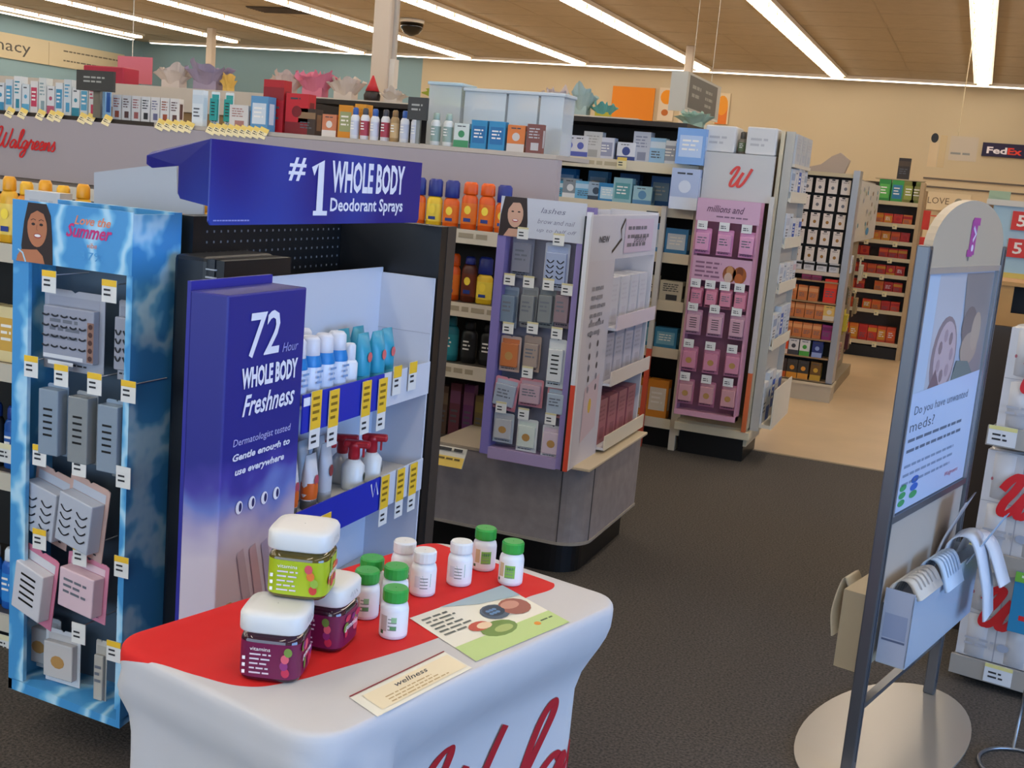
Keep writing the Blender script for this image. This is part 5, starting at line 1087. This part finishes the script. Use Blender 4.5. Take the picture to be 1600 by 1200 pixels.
# ================================================================== far right: photo area
t = thing('counter_fascia', (-.95, 20.0, 0), 'cream counter fascia with dark rails at the far right', 'counter')
b = MB(); b.box(0, 5, 0, .1, 0, 2.16, mat('cbb998', .6))
for z in (2.12, 1.99): b.box(0, 5, -.02, 0, z-.025, z, mat('5a5148'))
b.build('fascia', t)
b = MB()
b.box(.05, .75, -.06, -.02, 1.62, 1.9, mat('d4c3a2')); b.text(FY(0, -.0605, 0), .12, 1.72, .32, .1, 'LOVE', mat('6a5c4c'), .0); b.disc(FY(0, -.0605, 0), .58, 1.77, .06, .06, mat('8a8a80')); b.build('sign_board', t)
def block(x0, y0, x1, y1, Y, d, c, name, lb, cat, z0=None, z1=None):
    p = aty(x0, y1, Y); q = aty(x1, y0, Y); zb = p.z if z0 is None else z0
    if z1: q.z = z1
    b = MB(); b.box(0, q.x-p.x, 0, d, 0, q.z-zb, mat(c, .6)); return tag(b.build(name, None, (p.x, Y, zb)), lb, cat)
block(1441, 340, 1480, 366, 15, .3, 'd8301c', 'promo_box', 'bright red box left of the arched sign header', 'box', 1.55); block(1438, 366, 1500, 600, 15, .4, '6a5a48', 'display_plinth', 'brown plinth behind the sign stand left post', 'plinth', 0, 1.55)
block(1540, 300, 1580, 338, 13.5, .3, '9cb8a0', 'storage_box', 'sea green box right of the arched sign header', 'box', 1.72); p = aty(1540, 338, 13.5); b = MB(); b.box(-.05, .45, -.03, .4, 0, 1.72, mat('7a5c3e', .6)); tag(b.build('display_plinth', None, (p.x, 13.5, 0)), 'brown plinth under the sea green box', 'plinth')
t = thing('promo_rack', (.07, 9.0, 0), 'light blue promotional rack with red number cards right of the sign', 'rack')
b = MB(); b.box(0, .6, 0, .4, 0, 1.0, mat('3a3028', .6)); b.box(0, .6, 0, .4, 1.0, 1.68, mat('9fb8c0', .5)); b.box(-.05, .7, -.02, .4, 1.68, 1.72, mat('c8c0b0')); b.build('carcass', t)
for k, z in enumerate((1.52, 1.33)): b = MB(); b.box(.13, .27, -.015, 0, z, z+.13, mat('cc2a1c')); b.text(FY(0, -.0155, 0), .165, z+.025, .06, .08, '5', mat('e8d8c8'), .02); b.build('number_card', t)
b = MB(); b.box(.1, .5, -.03, 0, 1.13, 1.22, mat('d0b050')); b.box(.0, .6, -.12, 0, 1.0, 1.1, mat('c4b294')); b.build('lower_shelf', t)
p = aty(1436, 255, 16); 
t = thing('overhead_sign', (-.62, 16.0, 2.15), 'pale cut-out sign with small black head above the candy aisle', 'sign')
b = MB(); b.box(0, .08, 0, .03, 0, .4, mat('c9b48a')); b.box(.12, .45, 0, .02, .1, .4, mat('c4b8a4')); b.lines(FY(0, 0, 0), .14, .2, .25, 1, .06, mat('8a8c88')); b.disc(FY(0, 0, 0), -.07, .36, .045, .06, BLACK); b.box(-.12, -.01, 0, .02, .0, .3, mat('d2bd98')); b.build('panel', t)
b = MB(); b.tube([(.2, .01, .4), (.2, .01, CH-2.15)], .006, mat('b8a888')); b.build('hanger', t)
b = MB(); b.slab([(-1.74, 1.87), (-1.36, 1.9), (-1.32, 2.03), (-1.42, 2.1), (-1.5, 2.06), (-1.6, 1.97), (-1.74, 1.93)], 0, .12, mat('a89c92', .8), FY(0, 12.6, 0)); tag(b.build('wrapped_bundle'), 'grey wrapped bundle on the shelf above the jewellery cards', 'bundle')
# dark stand-in carcass under that bundle
b = MB(); b.box(-1.85, -1.3, 12.5, 12.9, 0, 1.868, mat('9a8a70')); tag(b.build('shelf_tower'), 'tan shelf tower beneath the grey wrapped bundle', 'shelving')
# ================================================================== leaflet sign stand at the right
SD = Vector((.255, .967, 0)).normalized(); SR = math.atan2(SD.y, SD.x); SO = (-.125, 3.27, 0)
SG = thing('sign_stand', SO, 'grey metal sign stand with arched top and photo poster', 'sign stand', rz=SR)
st = mat('6f7278', .35, .75); LW = .76
b = MB()
n = 48; cx, cy = .34, .005
b.slab([(cx+.47*cos(2*pi*i/n), cy+.225*sin(2*pi*i/n)) for i in range(n)], 0, .008, mat('aaa296', .32, .35), None, True); b.build('base_plate', SG)
for x in (0, LW):
    b = MB(); b.box(x-.016, x+.016, -.018, .018, .008, 1.51, st, bev=.004); b.box(x-.003, x+.003, -.0195, -.017, .05, 1.5, mat('3c4048', .4)); b.build('post', SG)
b = MB()
b.box(.016, LW-.016, -.014, .014, .745, .765, st); b.box(.016, LW-.016, -.014, .014, 1.435, 1.452, mat('b7b7b4', .3, .5)); b.box(.016, .034, -.014, .014, .765, 1.435, mat('9a9da2', .35, .6)); b.box(LW-.034, LW-.016, -.014, .014, .765, 1.435, mat('9a9da2', .35, .6)); b.build('poster_frame', SG); b = MB(); b.box(.016, LW-.016, -.012, .012, .2, .215, st); b.build('cross_bar', SG)
b = MB(); n = 22; out = [(.02, 1.452), (LW-.02, 1.452), (LW-.02, 1.505)]+[(LW/2+(LW/2-.02)*cos(pi*i/n), 1.505+.135*sin(pi*i/n)) for i in range(1, n)]+[(.02, 1.505)]
b.slab(out, -.012, .012, mat('b8a68e', .5), FY(0, 0, 0)); T = FY(0, -.0125, 0)
mg = mat('a8408c'); b.rect(T, .36, .42, 1.485, 1.585, mg); b.rect(T, .37, .44, 1.57, 1.592, mg, .001); b.rect(T, .345, .40, 1.48, 1.5, mg, .001); b.stroke(T, [(.38, 1.565), (.41, 1.545), (.385, 1.525)], .012, mat('d8c8d8'), .0015); b.disc(T, .39, 1.505, .012, .01, mat('dcd0dc'), .0015); b.rect(T, .36, .375, 1.468, 1.482, mat('7a756c')); b.build('arched_header', SG)
b = MB(); b.box(.034, LW-.034, -.004, .004, .765, 1.435, mat('a8b2c0', .35)); T = FY(0, -.0045, 0)
b.rect(T, .036, .16, 1.1, 1.43, mat('b4c2d2', .4), .0004); b.rect(T, .16, .42, 1.1, 1.43, mat('b8b6ba', .4), .0005); b.poly(T, [(.42, 1.43), (.72, 1.43), (.72, 1.1), (.5, 1.1), (.46, 1.25)], mat('8a8280', .4), .0006)
b.disc(T, .3, 1.19, .12, .12, mat('8f7a7a', .5), .0008, 24); b.disc(T, .31, 1.195, .1, .1, mat('bfa6a6', .5), .001, 24)
for k in range(7): b.disc(T, .31+.06*cos(k*.9), 1.195+.06*sin(k*.9), .018, .02, mat('8d7676' if k % 2 else 'a88e90', .5), .0013+k*.00005, 8)
b.poly(T, [(.18, 1.1), (.24, 1.16), (.3, 1.1)], mat('7d6264', .5), .0012)
b.disc(T, .52, 1.27, .075, .06, mat('7a6c68', .5), .0011, 16); b.disc(T, .55, 1.2, .09, .05, mat('a99482', .5), .0013, 16); b.disc(T, .6, 1.25, .05, .06, mat('b09a86', .5), .0014, 16); b.poly(T, [(.4, 1.1), (.44, 1.17), (.56, 1.16), (.66, 1.1)], mat('6f7a74', .5), .0016)
b.poly(T, [(.036, 1.105), (.72, 1.12), (.72, .768), (.036, .768)], mat('b9c6de', .4), .002)
tx = mat('5f6a7c', .5)
b.text(T, .1, 1.035, .52, .032, 'Do you have unwanted', tx, 0, 0, .0026); b.text(T, .08, .995, .22, .03, 'meds?', tx, 0, 0, .0026); b.lines(T, .08, .975, .58, 2, .03, tx, .3, off=.0026, seed=5); b.lines(T, .08, .90, .5, 3, .026, mat('8090a8'), .3, off=.0026, seed=6)
for k in range(3): b.disc(T, .1+.0*k, .835-.022*k, .03, .01, mat('3f9a5a'), .0026+k*.0001); b.disc(T, .2, .845-.022*k, .035, .011, mat('2a62b8' if k < 2 else '3f9a5a'), .0026+k*.0001)
b.text(T, .5, .8, .14, .018, 'Walgreens', mat('b85060'), 0, .3, .0026)
b.build('poster', SG)
b = MB(); b.box(.016, LW-.016, -.006, .0, .36, .745, mat('b9ab9c', .5)); b.build('lower_board', SG)
hol = mat('c3cfde', .25, alpha=.75); 
b = MB(); x0, x1, yf = .045, .70, -.10
b.box(x0, x0+.004, yf, -.018, .345, .56, mat('aab2c6', .3)); b.box(x1-.004, x1, yf, -.018, .345, .56, hol); b.box(x0, x1, yf, yf+.004, .345, .55, hol); b.box(x0, x1, yf, -.018, .341, .345, hol)
b.rect(frame((x0, 0, 0), (0, -1, 0), (0, 0, 1)), .025, .09, .42, .49, mat('8f9bb8'), .0008); b.rect(frame((x0, 0, 0), (0, -1, 0), (0, 0, 1)), .025, .09, .41, .416, mat('5a6480'), .0009)
b.build('leaflet_holder', SG)
b = MB(); b.box(.02, .3, .022, .09, .3, .53, mat('a8987c', .5)); b.box(.02, .3, .016, .02, .3, .57, mat('b0a084')); b.build('rear_holder', SG)
SM = SG.matrix_world
def on_stand(mb, name, label, loc, rz=0):
    M_ = Matrix.Translation(SO) @ Matrix.Rotation(SR, 4, 'Z'); o = mb.build(name); o.matrix_world = M_ @ Matrix.Translation((loc[0], loc[1], loc[2]+.115)) @ Matrix.Rotation(rz, 4, 'Z'); return tag(o, label, 'leaflet')
def bent(w, prof, c, th=.003, stripes=None):
    """a sheet or booklet hanging over an edge: profile (y, z) swept along x"""
    b = MB(); P = smooth_path([(0, y, z) for y, z in prof], 5); vs = []; m_ = mat(c, .5)
    for p in P: vs += [(0, p.y, p.z), (w, p.y, p.z)]
    n = len(P); top = [(2*i, 2*i+1, 2*i+3, 2*i+2) for i in range(n-1)]
    vs2 = [(v[0], v[1]+th, v[2]-th*.5) for v in vs]; N2 = len(vs)
    fs = top+[tuple(N2+k for k in reversed(f)) for f in top]+[(2*i, 2*i+2, N2+2*i+2, N2+2*i) for i in range(n-1)]+[(2*i+1, N2+2*i+1, N2+2*i+3, 2*i+3) for i in range(n-1)]
    b.add(vs+vs2, fs, m_, None, True)
    if stripes:
        for k in range(5):
            x = w*(.12+.17*k); vv = []
            for p in P[:-2]: vv += [(x, p.y-.0015, p.z+.001), (x+w*.05, p.y-.0015, p.z+.001)]
            b.add(vv, [(2*i, 2*i+1, 2*i+3, 2*i+2) for i in range(len(P)-3)], mat(stripes), None)
    return b
on_stand(bent(.2, [(-.02, .40), (-.04, .46), (-.08, .475), (-.115, .43)], 'c9c0b4', .012, 'a8a098'), 'folded_leaflet', 'cream folded leaflets curling over the left of the holder', (.06, 0, 0))
on_stand(bent(.16, [(-.03, .40), (-.05, .475), (-.09, .48), (-.125, .40)], 'b8c8da', .01, '8fa4bc'), 'folded_leaflet', 'blue-grey folded leaflets in the middle of the holder', (.29, 0, 0))
on_stand(bent(.13, [(-.04, .42), (-.06, .50), (-.12, .51), (-.17, .38), (-.19, .27)], 'cdd4e0', .008), 'folded_leaflet', 'white leaflet drooping far over the right of the holder', (.50, 0, 0), radians(4))
on_stand(bent(.09, [(-.05, .43), (-.08, .50), (-.14, .48), (-.2, .36)], 'd4d6dc', .006), 'folded_leaflet', 'narrow white leaflet drooping beside the large one at right', (.62, 0, 0), radians(-4))
on_stand(bent(.16, [(-.02, .42), (-.04, .50), (-.07, .58), (-.09, .63)], 'b9b4b6', .006, '8e8a92'), 'standing_leaflet', 'tall striped leaflets fanned upright at the right of the holder', (.48, 0, 0), radians(6))
on_stand(bent(.05, [(-.10, .42), (-.14, .50), (-.19, .60)], 'b4c2d4', .004), 'standing_leaflet', 'narrow blue leaflet tilted outward from the holder', (.55, 0, 0))
on_stand(bent(.1, [(.10, .40), (.12, .42), (.14, .32), (.13, .24)], 'c4b8a0', .006), 'folded_leaflet', 'crumpled cream leaflet at the rear side of the stand', (.1, 0, 0))
# ================================================================== paper towel shelf at the right edge
TR = radians(-12); TO = Vector((.125, 4.2, 0))
TSH = thing('towel_shelf', TO, 'grey metal shelf of wrapped paper towels at the right edge', 'shelving', rz=TR)
gm = mat('8e8a86', .4, .3)
b = MB(); b.box(0, 1.2, .42, .46, 0, 1.2, mat('101418', .6)); b.build('back_panel', TSH)
b = MB(); b.box(.03, 1.2, .05, .42, 0, .06, BLACK); b.build('kick_base', TSH)
for z in (.085, .47, .90):
    b = MB(); b.box(0.0, 1.2, 0, .42, z-.02, z, gm); b.box(0.0, 1.2, -.015, 0, z-.055, z+.012, mat('a8a29a', .4, .2)); b.build('shelf', TSH)
for x, z in ((.16, .10), (.03, .50), (.05, .915)): put(tagmesh(.09, .065, top='dcd48c', body='d8dade', frac=.2), 'price_tag', TSH, (x, -.018, z))
def towel_pack(w, h, n):
    def f():
        b = MB(); pw = w/n
        for k in range(n):
            for j in range(2):
                T = Matrix.Translation((pw*(k+.5), .09, h*j/2)); b.lathe([(pw*.40, 0.0), (pw*.485, .012), (pw*.49, h/2-.012), (pw*.40, h/2)], mat('c6c4c6', .35, coat=.3), T, n=20, sq=3.2, sy=.17/pw)
        b.box(.006, w-.006, .012, .16, .006, h-.006, mat('c8c6c8', .4))
        return b.mesh('wrapped_rolls')
    def g():
        b = MB(); T = FY(0, .0005, 0); script(b, T, 'W', .055, h*.40, .135, mat('d01820', .4), .17, .32, off=.001)
        b.lines(T, .03, h*.24, .1, 2, .02, mat('a8aab4'), .4, off=.001); b.disc(T, w*.6, h*.2, .02, .014, mat('9aa2b4'), .001); b.rect(T, w/n-.002, w/n+.002, .01, h-.01, mat('9a9aa2'), .0008); b.rect(T, .01, w-.01, h/2-.0015, h/2+.0015, mat('a4a4aa'), .0008); b.disc(T, .035, h*.72, .004, .006, mat('a85a60'), .001)
        return b.mesh('printed_label')
    return [('wrapped_rolls', cached(('tp', w, h, n), f)), ('printed_label', cached(('tpl', w, h, n), g))]
MT = Matrix.Translation(TO) @ Matrix.Rotation(TR, 4, 'Z')
def towels(x, z, h, label, dy=.012, w=.26):
    p = MT @ Vector((x, dy, z)); inst('paper_towel_pack', towel_pack(w, h, 2), p, label, 'paper towels', 'wrapped paper towel packs', (0, 0, TR))
towels(.012, .90, .35, 'white paper towel pack with red script on the top shelf'); towels(.0, .47, .36, 'white paper towel pack with red script on the middle shelf'); towels(-.0, .085, .335, 'white paper towel pack with red script on the bottom shelf')
for z, h, n_ in ((.90, .35, 'top'), (.47, .36, 'middle'), (.085, .335, 'bottom')): towels(.275, z, h, 'further paper towel pack at the frame edge on the %s shelf' % n_)
b = MB(); b.box(0, .22, -.004, 0, 0, .21, mat('1f7fae', .4), bev=.0015); T = FY(0, -.0045, 0); b.rect(T, 0, .22, .175, .21, mat('6fb23c')); b.text(T, .045, .095, .15, .05, 'SAVE', mat('e6ecf2'), .03); b.rect(T, .03, .2, .045, .062, mat('cf1c24')); b.lines(T, .02, .2, .15, 1, .02, mat('d8e6c8'), off=.001)
p = MT @ Vector((.165, -.03, .235)); o = b.build('sale_sign', None, p, (0, 0, TR)); tag(o, 'blue and green sale sign hung on the bottom paper towels', 'sign')
p = aty(1553, 507, 4.75); PH = p.z
b = MB(); c1 = mat('a8773c', .7, noise=.06, nscale=8); c2 = mat('1c1612', .8)
b.box(0, .6, 0, .012, 0, .05, c1); b.box(0, .05, 0, .012, .05, .15, c1); b.box(.05, .6, .1, .11, 0, .15, c2); b.box(0, .012, .012, .3, 0, .16, c1); b.box(0, .6, .29, .3, 0, .16, c1); b.box(0, .6, -.01, .3, .15, .165, c1)
tag(b.build('cardboard_box', None, (p.x, 4.75, PH)), 'open brown cardboard box behind the top paper towels', 'box')
b = MB(); b.box(0, .8, -.02, .35, 0, PH-.001, mat('3a2e24', .6)); tag(b.build('display_plinth', None, (p.x-.02, 4.75, 0)), 'dark plinth behind the paper towels, under the cardboard box', 'plinth')
# bent wire stand in the corner
b = MB(); b.tube([(.36+.135*cos(a), 3.58+.135*sin(a), .007) for a in [2*pi*i/32 for i in range(33)]], .006, mat('8a8c90', .3, .9)); b.tube([(.325, 3.71, .01), (.33, 3.70, .2), (.36, 3.66, .5), (.4, 3.62, .9)], .005, mat('8a8c90', .3, .9)); tag(b.build('wire_stand'), 'thin bent wire stand on the carpet in the lower right corner', 'wire stand')
